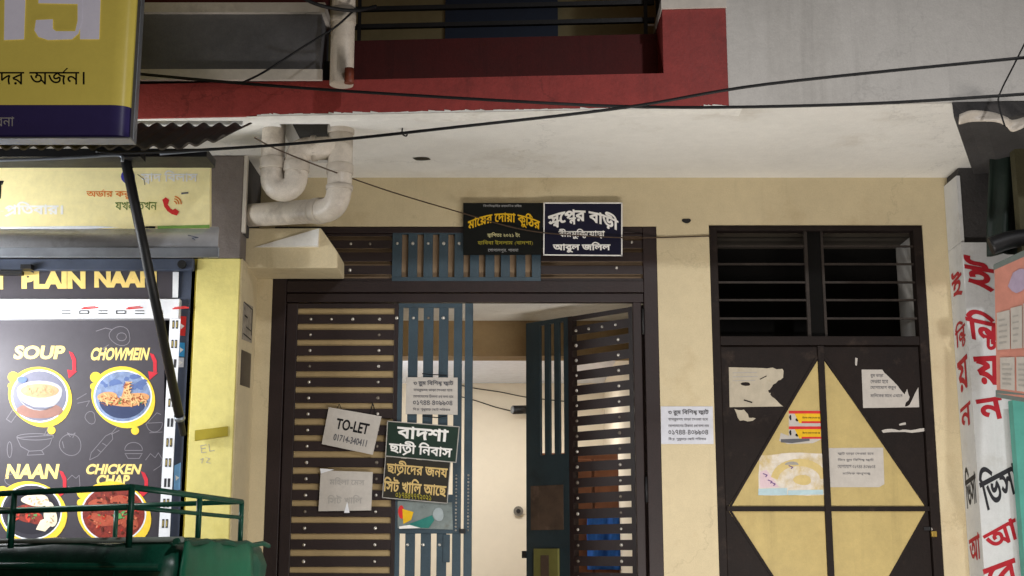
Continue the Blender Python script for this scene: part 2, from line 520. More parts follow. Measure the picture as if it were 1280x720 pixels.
def lettering(mb, s, quad, off=.0016, bold=0.0, warp=None, aspect=True, slant=0.0):
    """fits the writing s into the box quad (tl, tr, br, bl world points)"""
    cs = text_contours(s)
    if not cs: return mb
    big = max(cs, key=lambda c: abs(area(c)))
    sg = 1 if area(big) > 0 else -1
    if bold: cs = [grow(c, bold * sg) for c in cs]
    x0 = min(p.x for c in cs for p in c); x1 = max(p.x for c in cs for p in c)
    y0 = min(p.y for c in cs for p in c); y1 = max(p.y for c in cs for p in c)
    tl, tr, br, bl = [Vector(q) for q in quad]
    nrm = (br - bl).cross(tl - bl).normalized()
    pts = []; edges = []
    for c in cs:
        k = len(pts); n = len(c)
        pts += [Vector((p.x, p.y)) for p in c]
        edges += [(k + i, k + (i + 1) % n) for i in range(n)]
    vs, _, fs, _, _, _ = delaunay_2d_cdt(pts, edges, [], 0, 1e-6)
    if not fs: return mb
    V = np.array([(v.x, v.y) for v in vs]); T = np.array([f[:3] for f in fs])
    C = V[T].mean(axis=1)
    A = np.array([(pts[i].x, pts[i].y) for i, j in edges]); B = np.array([(pts[j].x, pts[j].y) for i, j in edges])
    cross = (B[:, 0] - A[:, 0])[None] * (C[:, 1:2] - A[:, 1][None]) - (C[:, 0:1] - A[:, 0][None]) * (B[:, 1] - A[:, 1])[None]
    upw = (A[:, 1][None] <= C[:, 1:2]) & (B[:, 1][None] > C[:, 1:2]) & (cross > 0)
    dnw = (A[:, 1][None] > C[:, 1:2]) & (B[:, 1][None] <= C[:, 1:2]) & (cross < 0)
    keep = (upw.sum(1) - dnw.sum(1)) != 0
    W3 = []
    for p in vs:
        u = (p.x - x0) / (x1 - x0); v = (p.y - y0) / (y1 - y0)
        u += slant * (v - .5)
        if warp: u, v = warp(u, v)
        W3.append(bl * (1 - u) * (1 - v) + br * u * (1 - v) + tr * u * v + tl * (1 - u) * v + nrm * off)
    out = []
    for t in T[keep]:
        a, b, c = [W3[k] for k in t]
        out.append([int(k) for k in t] if (b - a).cross(c - a).dot(nrm) > 0 else [int(k) for k in t[::-1]])
    used = sorted({k for f in out for k in f}); idx = {k: i for i, k in enumerate(used)}
    mb.add([W3[k] for k in used], [[idx[k] for k in f] for f in out])
    return mb
def pq(x0, y0, x1, y1, Y, x2=None, y2=None, h=None):
    """pixel box -> world quad on plane Y; dy tilts the right end"""
    return [P(x0, y0, Y), P(x1, y0, Y), P(x1, y1, Y), P(x0, y1, Y)]
def pquad(pts, Y): return [P(x, y, Y) for x, y in pts]
def sub_quad(q, u0, v0, u1, v1):
    """box inside a pixel quad (tl, tr, br, bl), u to the right, v downwards"""
    tl, tr, br, bl = [Vector((*p, 0)) for p in q]
    f = lambda u, v: tuple((tl * (1 - u) * (1 - v) + tr * u * (1 - v) + br * u * v + bl * (1 - u) * v)[:2])
    return [f(u0, v0), f(u1, v0), f(u1, v1), f(u0, v1)]

# ================================================================== GROUND
def struct(name, mb, mat):
    o = mb.build(name, mat); o['kind'] = 'structure'; return o
struct('street', MB().box(-40, 40, -40, 5.6, -.3, 0), M_ASPH)
struct('pavement', MB().box(-40, 40, 5.6, 7.0, -.3, .12), M_PAVE)
FL = .45
# ================================================================== APARTMENT BUILDING
GY = 7.0
GX0, GX1, GZ1 = -1.29, .785, Z(283, GY)
DX0, DX1, DZ1 = 1.07, 2.232, Z(281, GY)
CEIL = 3.582
YF, KY, KX = 5.9, -.059, -.27       # the balcony edge runs very slightly askew
bld = thing('apartment_building', 'beige apartment building with red trimmed balcony over its gateway', 'building', (0.3, 7.1, 0))
w = MB()
w.box(-3.9, GX0, GY, GY + .2, 0, CEIL)
w.box(GX1, DX0, GY, GY + .2, 0, CEIL)
w.box(DX1, 4.5, GY, GY + .2, 0, CEIL)
w.box(GX0, GX1, GY, GY + .2, GZ1, CEIL)
w.box(DX0, DX1, GY, GY + .2, DZ1, CEIL)
w.box(GX0, GX1, GY, GY + .25, 0, FL)
w.box(DX0, DX1, GY, GY + .25, 0, FL - .1)
w.build('ground_floor_wall', M_WALL, bld)
# dark vent hole in the wall above the pillar, and the hole in the ceiling
def ragged(cx, cy, rx, ry, seed): return ell(cx, cy, rx, ry, 14, wob=.16, seed=seed)
flat(MB(), ragged(858, 276, 5, 3.4, 3), GY - .003).build('wall_hole', M_BLACKM, bld)
# slab with the opening for the drain
hx0, hx1 = X(352, 170, 6.15), X(414, 170, 6.15)
hy0, hy1 = 6.08, 6.72
def yb(v): return v
sl = MB()
sl.box(-3.9, hx0, YF + .02, 7.3, CEIL, CEIL + .16)
sl.box(hx1, 4.5, YF + .02, 7.3, CEIL, CEIL + .16)
sl.box(hx0, hx1, YF + .02, hy0, CEIL, CEIL + .16)
sl.box(hx0, hx1, hy1, 7.3, CEIL, CEIL + .16)
for v in sl.v:
    if v.y < 6.0: v.y += KY * (v.x - KX)
sl.build('balcony_slab', M_SOFFIT, bld)
MB().box(hx0 - .05, hx1 + .05, hy0 - .05, hy1 + .05, CEIL + .12, CEIL + .3).build('drain_shaft', M_BLACKM, bld)
d = MB(); rnd = random.Random(4)
x = -1.25; xs = [x]
while x < .98: x += rnd.uniform(.05, .16); xs.append(x)
front = [(x, YF + .0) for x in xs]; back = [(x, YF + .11 + rnd.uniform(-.03, .035)) for x in xs]
for i in range(len(xs) - 1):
    d.add([(front[i][0], front[i][1], CEIL - .004), (front[i + 1][0], front[i + 1][1], CEIL - .004),
           (back[i + 1][0], back[i + 1][1], CEIL - .004), (back[i][0], back[i][1], CEIL - .004)], [(0, 3, 2, 1)])
d.shear(KY, KX).build('lit_drip_edge', M_DRIP, bld)  # white strip also carries the bright light on the soffit lip
sp2 = MB(); rnd = random.Random(14); x = -1.2
while x < .97:
    x2 = x + rnd.uniform(.015, .05); h0 = rnd.choice((.003, .004, .006, .011)); h1 = rnd.choice((.003, .004, .007))
    sp2.add([(x, YF - .0012, CEIL - .003), (x2, YF - .0012, CEIL - .003), (x2, YF - .0012, CEIL + h1), (x, YF - .0012, CEIL + h0)], [(0, 1, 2, 3)])
    x = x2
sp2.shear(KY, KX).build('whitewash_splash', M_DRIP, bld)
hole = MB(); c = P(527, 198, 1); c = (c.x * (CEIL - EYE) / (c.z - EYE), (CEIL - EYE) / (c.z - EYE))
hole.face([(c[0] + .045 * math.cos(a * .5236) * (1 + .2 * math.sin(a * 2)), c[1] + .03 * math.sin(a * .5236), CEIL - .003) for a in range(11, -1, -1)])
hole.build('ceiling_hole', M_BLACKM, bld)
hk = P(503, 160, 1); k = (CEIL - EYE) / (hk.z - EYE)
MB().tube(smooth_path([(hk.x * k, k, CEIL), (hk.x * k, k, CEIL - .03), (hk.x * k + .02, k, CEIL - .04), (hk.x * k + .025, k, CEIL - .02)], 4), .004, 6).build('ceiling_hook', M_BLACKM, bld)
# red fascia, parapet, posts
ZF1 = Z(97, YF)
f = MB().box(-3.9, 1.0, YF, YF + .13, CEIL + .001, ZF1)
f.box(.705, 1.0, YF, YF + .34, ZF1, Z(18, YF))
f.shear(KY, KX).build('red_fascia', M_RED, bld)
MB().box(.70, 1.003, YF - .012, YF + .35, Z(18, YF), Z(7, YF)).shear(KY, KX).build('post_cap', M_TRIM, bld)
MB().box(.72, .99, YF + .02, YF + .33, Z(7, YF), Z(7, YF) + 1.3).shear(KY, KX).build('balcony_post', M_PARGREY, bld)
ZP1 = Z(48, YF + .22)
MB().box(-.88, .705, YF + .22, YF + .34, ZF1 - .05, ZP1).shear(KY, KX).build('parapet', M_SHADERED, bld)
MB().box(-.90, .705, YF + .13, YF + .34, CEIL + .17, ZF1 - .003).shear(KY, KX).build('balcony_floor', M_CEMENT, bld)
# upper white wall on the right
MB().box(1.001, 4.6, YF + .002, YF + .25, CEIL + .001, 6.2).shear(KY, KX).build('upper_wall', M_GREYW, bld)
# grey parapet to the left with pale trims
yl = 5.97
MB().box(-3.9, X(403, 60, yl), yl - .05, yl + .2, Z(95, yl), Z(22, yl)).build('grey_parapet', M_PARGREY, bld)
tr = MB().box(-3.9, X(405, 100, yl), yl - .07, yl - .051, Z(106, yl), Z(93, yl))
tr.box(-3.9, X(409, 18, yl), yl - .075, yl + .2, Z(23, yl), Z(11, yl))
tr.build('parapet_trim', M_TRIM, bld)
MB().box(-3.9, X(405, 5, yl), yl - .03, yl + .2, Z(10.7, yl), Z(-60, yl)).build('upper_red_band', M_SHADERED, bld)
# the balcony room behind the railing
MB().box(-3.9, 1.2, 7.0, 7.15, CEIL + .16, 6.4).build('balcony_back_wall', M_BALCWALL, bld)
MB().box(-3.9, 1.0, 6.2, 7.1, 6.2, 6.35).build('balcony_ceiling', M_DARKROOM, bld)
MB().box(X(557, 20, 6.99), X(697, 20, 6.99), 6.95, 6.995, CEIL + .17, 6.1).build('balcony_door', M_BALCDOOR, bld)
rail = thing('balcony_railing', 'dark horizontal bar railing on the shaded red balcony parapet', 'railing', (-.1, 6.2, ZP1))
yr = YF + .28
for py, hh in ((31, 5.2), (9, 5.2), (-14, 5), (-36, 5)):
    b = MB(); b.box(-.86, .70, yr - .012, yr + .012, Z(py + hh / 2, yr), Z(py - hh / 2, yr))
    b.shear(KY, KX).build('bar', M_BLACKM, rail)
for px in (449, 805, 820):
    b = MB(); b.box(X(px, 20, yr) - .009, X(px, 20, yr) + .009, yr - .02, yr - .0125, ZP1, Z(-60, yr))
    b.shear(KY, KX).build('upright', M_BLACKM, rail)
b = MB().box(X(808, 20, yr), X(818, 20, yr), yr - .004, yr + .004, Z(38, yr), Z(36, yr)).shear(KY, KX).build('base_clip', M_TRIM, rail)

# pillar stub / bracket beam beside the pipes
st = MB()
ys = 6.72
q = [P(300, 335, ys), P(422, 335, ys), P(422, 315, ys), P(401, 285, ys), P(300, 285, ys)]
st.prism(q, (0, GY - ys - .002, 0))
st.build('beam_stub', M_WALL, bld, bevel=.006)
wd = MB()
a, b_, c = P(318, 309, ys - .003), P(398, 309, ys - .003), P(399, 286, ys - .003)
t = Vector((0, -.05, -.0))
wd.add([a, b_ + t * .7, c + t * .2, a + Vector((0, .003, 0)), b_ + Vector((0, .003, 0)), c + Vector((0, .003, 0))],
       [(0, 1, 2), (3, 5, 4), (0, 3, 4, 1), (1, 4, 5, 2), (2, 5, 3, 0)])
wd.build('light_patch_wedge', M_DRIP, bld)  # white wedge stands for a triangle of shop light on the stub

# inside: porch, beam and lit hall
hl, hr = X(497, 500, 7.7), X(812, 500, 7.25)
MB().box(-1.5, hl, 7.62, 7.75, FL, 3.2).build('porch_wall', M_WALL, bld)
PC = Z(365, GY)
MB().box(-1.5, 1.0, 7.2, 8.0, PC + .02, PC + .15).build('porch_ceiling', M_SOFFIT, bld)
MB().box(-1.5, 1.0, 8.0, 8.2, Z(445, 8.0), PC + .15).build('hall_beam', M_OCHRE, bld)
MB().box(-2.6, 1.0, 8.2, 11.2, PC + .0, PC + .15).build('hall_ceiling', M_HALLCEIL, bld)
MB().box(-2.6, 1.0, 10.85, 11.0, FL, PC).build('hall_back_wall', M_HALL, bld)
MB().box(hr, hr + .12, 7.21, 10.85, FL, PC + .019).build('hall_side_wall', M_HALL, bld)
MB().box(-2.7, -2.6, 7.75, 10.85, FL, PC).build('hall_far_wall', M_HALL, bld)
MB().box(-2.6, 1.0, 7.25, 11, FL - .1, FL).build('hall_floor', M_FLOOR, bld)
# dark store room behind the side door
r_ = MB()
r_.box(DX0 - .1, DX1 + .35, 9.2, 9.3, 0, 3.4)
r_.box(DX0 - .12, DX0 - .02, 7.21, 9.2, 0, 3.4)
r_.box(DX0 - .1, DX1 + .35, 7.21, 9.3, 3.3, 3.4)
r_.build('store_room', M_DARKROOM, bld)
MB().box(DX1 + .0, DX1 + .1, 7.21, 9.2, 0, 3.3).build('store_side_wall', M_GREYW, bld)

# ================================================================== RIGHT PILLAR WITH PAINTED WRITING
PX0, PYF = 2.362, 6.78
pil = thing('painted_pillar', 'white pillar with red and black hand painted lettering beside the brown door', 'pillar', (2.6, 6.9, 0))
MB().box(PX0, 3.4, PYF, GY - .002, 0, Z(303, PYF)).build('shaft', M_PILLAR, pil)
up = MB().box(PX0 + .02, 3.4, PYF + .03, GY - .002, Z(303, PYF) + .002, CEIL - .002)
up.build('bare_upper_shaft', M_DARKCEM, pil)
MB().box(PX0 - .0, PX0 + .019, PYF + .01, GY - .003, Z(303, PYF) + .002, CEIL - .05).build('plaster_edge', M_PILLAR, pil)
yp = PYF
lm = MB()
def brush(mb, s, pts, Y, bold=.028): lettering(mb, s, pquad(pts, Y), .002, bold)
brush(lm, 'ই', [(1204, 318), (1243, 326), (1243, 366), (1208, 362)], yp)
brush(lm, 'ন্টি', [(1204, 384), (1252, 394), (1247, 440), (1212, 430)], yp)
brush(lm, 'য়', [(1216, 446), (1252, 444), (1250, 482), (1222, 480)], yp)
brush(lm, 'ন', [(1219, 500), (1251, 495), (1257, 522), (1227, 528)], yp)
brush(lm, 'আ', [(1227, 668), (1268, 645), (1274, 672), (1238, 690)], yp)
brush(lm, 'বে', [(1228, 712), (1268, 697), (1275, 730), (1236, 746)], yp)
lm.build('red_lettering', M_REDBRUSH, pil)
lm = MB(); brush(lm, 'ভিসা', [(1220, 588), (1266, 566), (1277, 612), (1232, 640)], yp, .022)
lm.build('black_lettering', M_BLACKBRUSH, pil)
# narrow left face: u along depth (Y from back to front), v height
def sideq(z1, z0, y0=6.97, y1=6.81, sk=.03):
    return [Vector((PX0, y0, z1)), Vector((PX0, y1, z1 + sk)), Vector((PX0, y1, z0 + sk)), Vector((PX0, y0, z0))]
sm = MB(); 
for s_, y0, y1 in (('ই', 340, 378), ('ন্টি', 405, 440), ('য়', 452, 492), ('ন', 510, 538), ('আ', 672, 705)):
    lettering(sm, s_, sideq(Z(y0, 6.9), Z(y1, 6.9)), .002, .02)
sm.build('side_red_lettering', M_REDBRUSH, pil)
sm = MB(); lettering(sm, 'ভিসা', sideq(Z(585, 6.9), Z(636, 6.9)), .002, .02)
sm.build('side_black_lettering', M_BLACKBRUSH, pil)
# clutter above the pillar
tp = MB(); rnd = random.Random(21)
xs = [X(1190, 130, 5.75) + k * .07 for k in range(12)]
fr_ = [(x, 5.75 + rnd.uniform(-.02, .03), P(640, 146 + rnd.uniform(-3, 3), 5.75).z) for x in xs]
n = len(xs)
V = fr_ + [(x + .44, 6.76, z + .03) for x, y, z in fr_] + [(x + .44, 6.76, P(640, 124, 5.75).z + .04) for x in xs] + [(x, 5.75, P(640, 128 - 3 * i / n, 5.75).z) for i, x in enumerate(xs)]
tp.add(V, [(j * n + i, j * n + i + 1, (j + 1) % 4 * n + i + 1, (j + 1) % 4 * n + i) for j in range(4) for i in range(n - 1)] + [(0, n, 2 * n, 3 * n), (n - 1, 4 * n - 1, 3 * n - 1, 2 * n - 1)])
single('tin_awning', tp, M_DARKCEM, 'dark ragged awning edge at the top of the white pillar', 'awning')
sh = MB()
q = smooth_path([(1199, 143, 0), (1215, 138, 0), (1240, 140, 0), (1258, 146, 0), (1266, 150, 0), (1284, 145, 0)], 4)
n = len(q); V = []
for j in range(4):
    for i, p in enumerate(q):
        V.append(P(p.x, p.y + j * (4.2 + .5 * math.sin(i * .5)), 5.72 - .012 * math.sin(i * .6 + j)))
sh.add(V, [(j * n + i, (j + 1) * n + i, (j + 1) * n + i + 1, j * n + i + 1) for j in range(3) for i in range(n - 1)], True)
single('plastic_sheet', sh, M_PVC, 'torn whitish plastic sheet rolled under the dark awning edge', 'plastic sheet').modifiers.new('solid', 'SOLIDIFY').thickness = .004
gt = MB()
rnd = random.Random(9)
for i in range(9):
    for j in range(9): pass
def cloth(x0, y0, x1, y1, Y, amp, n=14, seed=1, thick=.012):
    mb = MB(); rnd = random.Random(seed); ph = [rnd.uniform(0, 6) for _ in range(4)]
    V = []
    for j in range(n + 1):
        for i in range(n + 1):
            u, v = i / n, j / n
            p = P(x0 + (x1 - x0) * u, y0 + (y1 - y0) * v, Y)
            p.y += amp * (math.sin(u * 9 + ph[0]) + .6 * math.sin(u * 17 + v * 4 + ph[1])) * (.4 + .6 * v)
            V.append(p)
    m = n + 1
    fs = [(j * m + i, (j + 1) * m + i, (j + 1) * m + i + 1, j * m + i + 1) for j in range(n) for i in range(n)]
    mb.add(V, fs, True)
    o = mb
    return o
gt = cloth(1238, 170, 1290, 318, 6.45, .03, seed=3)
o = single('green_tarpaulin', gt, M_GREENT, 'dark green tarpaulin hanging above the leaflet board at the right edge', 'tarpaulin')
o.modifiers.new('solid', 'SOLIDIFY').thickness = .012
du = MB(); du.tube(smooth_path([P(1238, 308, 6.35), P(1262, 300, 6.33), P(1290, 296, 6.3)], 5), .045, 10)
single('rolled_tarpaulin', du, M_BLACKM, 'dark rolled bundle of cloth above the orange leaflet board', 'bundle')
M_OLIVE2 = paint('dusty_olive_post', (72, 68, 46), .8, .2, 6, speck=.15)
ol = MB().box(X(1272, 240, 6.3), X(1300, 240, 6.3), 6.3, 6.36, Z(330, 6.3), Z(165, 6.3))
single('olive_post', ol, M_OLIVE2, 'olive post at the far right edge above the leaflets', 'post')
tl_ = MB().box(X(1273, 600, 6.66), 3.5, 6.66, 6.72, 0, Z(500, 6.66))
single('teal_panel', tl_, M_TEAL, 'teal painted panel at the right edge beside the white pillar', 'panel')

# leaflet board, turned a little towards the street
lb = thing('leaflet_board', 'orange and white leaflet board at the right edge over the pillar lettering', 'board', (2.6, 6.3, Z(490, 6.3)))
A = [P(1243, 334, 6.35), P(1300, 308, 6.05), P(1300, 500, 6.05), P(1246, 492, 6.35)]
def onq(u, v, off=0):
    p = A[0] * (1 - u) * (1 - v) + A[1] * u * (1 - v) + A[2] * u * v + A[3] * (1 - u) * v
    n_ = (A[2] - A[3]).cross(A[0] - A[3]).normalized()
    return p + n_ * off
mb = MB(); mb.prism(list(reversed([onq(0, 0), onq(1, 0), onq(1, 1), onq(0, 1)])), (.01, .02, 0)); mb.build('backing', M_ORANGE, lb)
def patch(u0, v0, u1, v1, name, mat, off=.002):
    mb = MB(); mb.face([onq(u0, v1, off), onq(u1, v1, off), onq(u1, v0, off), onq(u0, v0, off)])
    return mb.build(name, mat, lb)
for u0, u1, v0, v1 in ((.04, .34, .37, .66), (.36, .62, .36, .66), (.64, .98, .35, .66), (.10, .44, .72, .96), (.48, .98, .72, .96)):
    pz = patch(u0, v0, u1, v1, 'leaflet', M_PAPER)
    mb = MB(); rnd = random.Random(u0)
    for k in range(5):
        v = v0 + (v1 - v0) * (.2 + .15 * k); ua = u0 + .05; ub = u1 - rnd.uniform(.05, .12)
        mb.face([onq(ua, v + .012, .0035), onq(ub, v + .012, .0035), onq(ub, v, .0035), onq(ua, v, .0035)])
    mb.build('print', M_FAINTINK, pz)
mb = MB(); cs = [(.55 + .22 * math.cos(a * .6) * (1 + .15 * math.sin(a * 3)), .18 + .085 * math.sin(a * .6)) for a in range(10)]
mb.face([onq(u, v, .003) for u, v in reversed(cs)]); mb.build('lilac_picture', ink('lilac_ink', (176, 160, 184)), lb)
mb = MB(); mb.prism(list(reversed([onq(-.03, .975), onq(1, .975), onq(1, 1.03), onq(-.03, 1.03)])), (.004, -.012, 0)); mb.build('bottom_rail', ink('grey_green_rail', (112, 122, 118)), lb)
mb = MB(); mb.prism(list(reversed([onq(-.02, -.025), onq(1, -.025), onq(1, .02), onq(-.02, .02)])), (.004, -.012, 0)); mb.build('top_rail', ink('grey_green_rail2', (112, 122, 118)), lb)

# ================================================================== ENTRANCE GATE
gate = thing('entrance_gate', 'brown and slate blue metal entrance gate with one leaf open inwards', 'gate', (-.25, 7.04, FL))
def stud_mesh():
    mb = MB(); 
    for k, (r, y) in enumerate(((.0085, 0), (.0075, -.005), (.004, -.008))): pass
    n = 10; rings = [(.0095, 0), (.0085, -.004), (.005, -.007)]
    V = []; fs = []
    for r, y in rings:
        V += [Vector((r * math.cos(2 * math.pi * i / n), y, r * math.sin(2 * math.pi * i / n))) for i in range(n)]
    for j in range(2):
        fs += [(j * n + i, (j + 1) * n + i, (j + 1) * n + (i + 1) % n, j * n + (i + 1) % n) for i in range(n)]
    fs.append(tuple(2 * n + i for i in range(n - 1, -1, -1)))
    me = bpy.data.meshes.new('stud'); me.from_pydata(V, [], fs); me.materials.append(M_STUD)
    me.polygons.foreach_set('use_smooth', [True] * len(me.polygons)); me.update()
    return me
STUD = stud_mesh()
DULL = STUD.copy(); DULL.name = 'stud_dull'; DULL.materials.clear(); DULL.materials.append(paint('dull_stud', (120, 112, 102), .5, .3, 60, metal=.6))
SRND = random.Random(31)
def stud(p, parent, rz=0):
    o = bpy.data.objects.new('stud', STUD if SRND.random() < .7 else DULL); COL.objects.link(o)
    o.parent = parent; o.location = Vector(p) - ORIG[parent.name]; o.rotation_euler = (0, 0, rz); o.scale = [SRND.uniform(.82, 1.12)] * 3
    return o
def zx(px, py): return X(px, py, GY), Z(py, GY)
zt = GZ1
fr = MB()
fr.box(GX0, GX0 + .075, GY + .0, GY + .07, FL, zt - .002)
fr.box(GX1 - .075, GX1, GY + .0, GY + .07, FL, zt - .002)
fr.box(GX0 + .075, GX1 - .075, GY + .002, GY + .06, Z(291, GY), zt - .002)
fr.box(GX0 + .075, GX1 - .075, GY + .002, GY + .066, Z(365, GY), Z(351, GY))
FRAME = fr.build('frame', M_BROWN, gate, bevel=.003)
fr2 = MB().box(GX0 + .076, GX1 - .076, GY + .012, GY + .06, Z(377, GY), Z(366, GY) - .001)
fr2.box(GX1 - .135, GX1 - .090, GY + .012, GY + .06, FL, Z(377, GY) - .001)
fr2.build('door_lining', M_BROWN, gate, bevel=.003)
# transom: brown horizontal slats either side of a slate blue grille
tb = MB()
tz1, tz0 = Z(291, GY), Z(351, GY)
gaps = [297, 312, 328.5, 344.5]
edges = [tz1]
for g in gaps: edges += [Z(g - 2.6, GY), Z(g + 2.6, GY)]
edges.append(tz0)
xa, xb, xc, xd = GX0 + .075, X(490, 320, GY), X(676, 320, GY), GX1 - .075
for x0, x1 in ((xa, xb), (xc, xd)):
    for i in range(0, len(edges), 2):
        tb.box(x0, x1, GY + .014, GY + .022, edges[i + 1], edges[i])
    tb.build('transom_slats', M_BROWN, gate, bevel=.002); tb = MB()
# board behind the transom slats: dusty sheet
MB().box(xa, xd, GY + .04, GY + .05, tz0, tz1).build('transom_backing', paint('dusty_transom_sheet', (150, 126, 100), .8, .15, 4, stain=(110, 88, 66), stain_amt=.6), gate)
gb = MB()
gx = [(502 + 19.35 * i, 510 + 19.35 * i) for i in range(9)]
cx = [490] + [v for g in gx for v in g] + [676]
for i in range(0, len(cx), 2):
    gb.box(X(cx[i], 320, GY), X(cx[i + 1], 320, GY), GY + .006, GY + .03, Z(346, GY), Z(292, GY))
gb.box(xb, xc, GY + .004, GY + .03, Z(352, GY), Z(346, GY))
gb.box(xb, xc, GY + .004, GY + .03, Z(292, GY), Z(285.5, GY))
TG = gb.build('transom_grille', M_BLUE, gate, bevel=.002)
for i in range(8): stud((X(496.5 + 19.35 * i, 304, GY), GY + .006, Z(304, GY)), TG)
for px in (438, 462): stud((X(px, 304, GY), GY + .014, Z(304, GY)), TG)
for px, py in ((771, 334), (437, 337), (790, 302)): stud((X(px, py, GY), GY + .014, Z(py, GY)), TG)

# leaf geometry in its own (u, z) plane; u runs from the free edge to the hinge side
G0 = [388.6 + i * 19.45 + .055 * i * i * .9 for i in range(20)]
SL_GAPS = [(Z(g + 4.0, GY), Z(g - 4.0, GY)) for g in G0 if Z(g, GY) > FL + .12]
def slats(mb, f, u0, u1, ztop, zbot, t):
    e = [ztop]
    for lo, hi in SL_GAPS: e += [hi, lo]
    e.append(zbot)
    for i in range(0, len(e), 2):
        j = [SRND.uniform(-.0022, .0022) if 0 < i < len(e) - 2 else 0 for _ in range(4)]
        mb.prism([f(u0, e[i + 1] + j[0], 0), f(u1, e[i + 1] + j[1], 0), f(u1, e[i] + j[2], 0), f(u0, e[i] + j[3], 0)], f(0, 0, t) - f(0, 0, 0))
def fbox(mb, f, u0, u1, z0, z1, d0, d1):
    mb.prism([f(u0, z0, d0), f(u1, z0, d0), f(u1, z1, d0), f(u0, z1, d0)], f(0, 0, d1) - f(0, 0, d0))
ZT = Z(378, GY) - .002
# ---- closed left leaf
fL = lambda u, z, d: Vector((u, GY + .016 + d, z))
L0 = GX0 + .079
ls0, ls1 = X(368, 500, GY), X(491, 500, GY)
leaf = MB()
fbox(leaf, fL, L0, ls0, FL + .02, ZT, 0, .04)
fbox(leaf, fL, ls1, ls1 + .022, FL + .02, ZT, -.002, .04)
LEAF = leaf.build('gate_leaf', M_BROWN, gate, bevel=.003)
LEAF['label'] = 'closed left gate leaf hung with signs'
m = MB(); slats(m, fL, ls0, ls1, ZT - .001, FL + .02, .008)
m.build('slat_panel', M_BROWN, LEAF, bevel=.002)
def px2x(px): return X(px, 500, GY)
m = MB(); fbox(m, fL, ls0 + .0005, ls1 - .0005, FL + .03, ZT - .01, .0125, .0155); m.build('backing_sheet', paint('ochre_sheet_paint', (162, 140, 100), .7, .14, 3, stain=(112, 90, 58), stain_amt=.5, stain_scale=3), LEAF)
b0, b1 = ls1 + .0225, px2x(577)
blk = MB()
ge = [(502, 509), (521, 528), (540.5, 547.5), (559.5, 566.5)]
ce = [None] + [v for g in ge for v in g] + [None]
xs_ = [b0] + [px2x(v) for g in ge for v in g] + [b1]
zA, zB, zC, zD = ZT, Z(384, GY), Z(618, GY), Z(667, GY)
for i in range(0, len(xs_), 2):
    fbox(blk, fL, xs_[i], xs_[i + 1], zC, zB, -.004, .014)
    fbox(blk, fL, xs_[i], xs_[i + 1], FL + .15, zD, -.004, .014)
fbox(blk, fL, b0, b1, zB, zA, -.004, .02)
fbox(blk, fL, b0, b1, zD, zC, -.004, .012)
fbox(blk, fL, b0, b1, FL + .02, FL + .15, -.004, .02)
BG = blk.build('bar_grille', M_BLUE, LEAF, bevel=.002)
# painted bolt on the stile
bo = MB(); fbox(bo, fL, px2x(555.5), px2x(564), Z(703, GY), Z(668, GY), -.012, -.0045)
bo.build('slide_bolt', M_BLUE, LEAF, bevel=.002)
mul = MB(); fbox(mul, fL, px2x(580.5), px2x(590.5), FL, ZT, -.006, .04)
mul.build('mullion', M_BLUE, gate, bevel=.003)
zs = lambda i: (SL_GAPS[i - 1][0] + SL_GAPS[i][1]) / 2
for i in range(1, 19):
    py_pairs = [385, 472]
    if i == 1: py_pairs = [385, 411, 438, 472]
    for px in py_pairs:
        stud((px2x(px), GY + .016, zs(i)), LEAF)
for px in (494, 515, 534, 553): stud((px2x(px), GY + .012, Z(397, GY)), LEAF)
for px in (512, 531, 551): stud((px2x(px), GY + .012, Z(681, GY)), LEAF)
# rows of little rivets beside the meeting edge
for px, nm in ((571, 'a'), (586, 'b')):
    rv = MB(); rnd = random.Random(px)
    for k in range(17):
        c = P(px, 594 + 4.3 * k, GY); c.x = px2x(px); c.y = GY + (.0105 if px == 571 else .0085)
        r = rnd.uniform(.0045, .0065)
        rv.add([c + Vector((r * math.cos(a), 0, r * math.sin(a))) for a in (0, 1.05, 2.09, 3.14, 4.19, 5.24)] + [c + Vector((0, -.004, 0))],
               [(i, (i + 1) % 6, 6) for i in range(6)])
    rv.build('rivet_strip', M_STUD, LEAF if nm == 'a' else gate)
lt = MB(); fbox(lt, fL, px2x(576), px2x(583), Z(667, GY), Z(661, GY), -.02, .0); lt.build('latch_catch', M_BLACKM, gate)
# ---- open right leaf, hinged at the right and swung into the porch
HX, HY = X(812, 378, GY), GY + .03
ang = Vector((-.728, .687, 0)); nrm_ = Vector((.687, .728, 0))        # along the leaf, and away from the street
def fR(u, z, d): return Vector((HX, HY, z)) + ang * u + nrm_ * d
def u_at(px, py=500):
    b = (360 - py) / F; r = (px - 640) / F / (CP - b * SP)
    return (HX - HY * r) / (.728 + .687 * r)
UW = u_at(658, 403)
uS0, uS1 = u_at(787), u_at(716)
leaf = MB()
fbox(leaf, fR, 0, uS0, FL + .02, ZT, 0, .04)
fbox(leaf, fR, uS1, uS1 + .03, FL + .02, ZT, -.002, .04)
LEAF2 = leaf.build('gate_leaf', M_BROWN, gate)
LEAF2['label'] = 'right gate leaf swung open into the porch'
m = MB()
slats(m, fR, uS0, uS1, ZT - .001, FL + .02, .008)
m.build('slat_panel', M_BROWN, LEAF2)
blk = MB()
ub0, ub1 = uS1 + .0305, UW
def bar_at(pxs): return [u_at(p, 480) for p in pxs]
gp = [u_at(701.5), u_at(689.5), u_at(677.5)]
gw = .036
xs_ = [ub0]
for g in gp: xs_ += [g - gw / 2 - .006, g + gw / 2 - .006]
xs_.append(ub1)
zl = Z(559, GY)
for i in range(0, len(xs_), 2):
    fbox(blk, fR, xs_[i], xs_[i + 1], zl, Z(384, GY), -.004, .014)
fbox(blk, fR, ub0, ub1, Z(384, GY), ZT, -.004, .02)
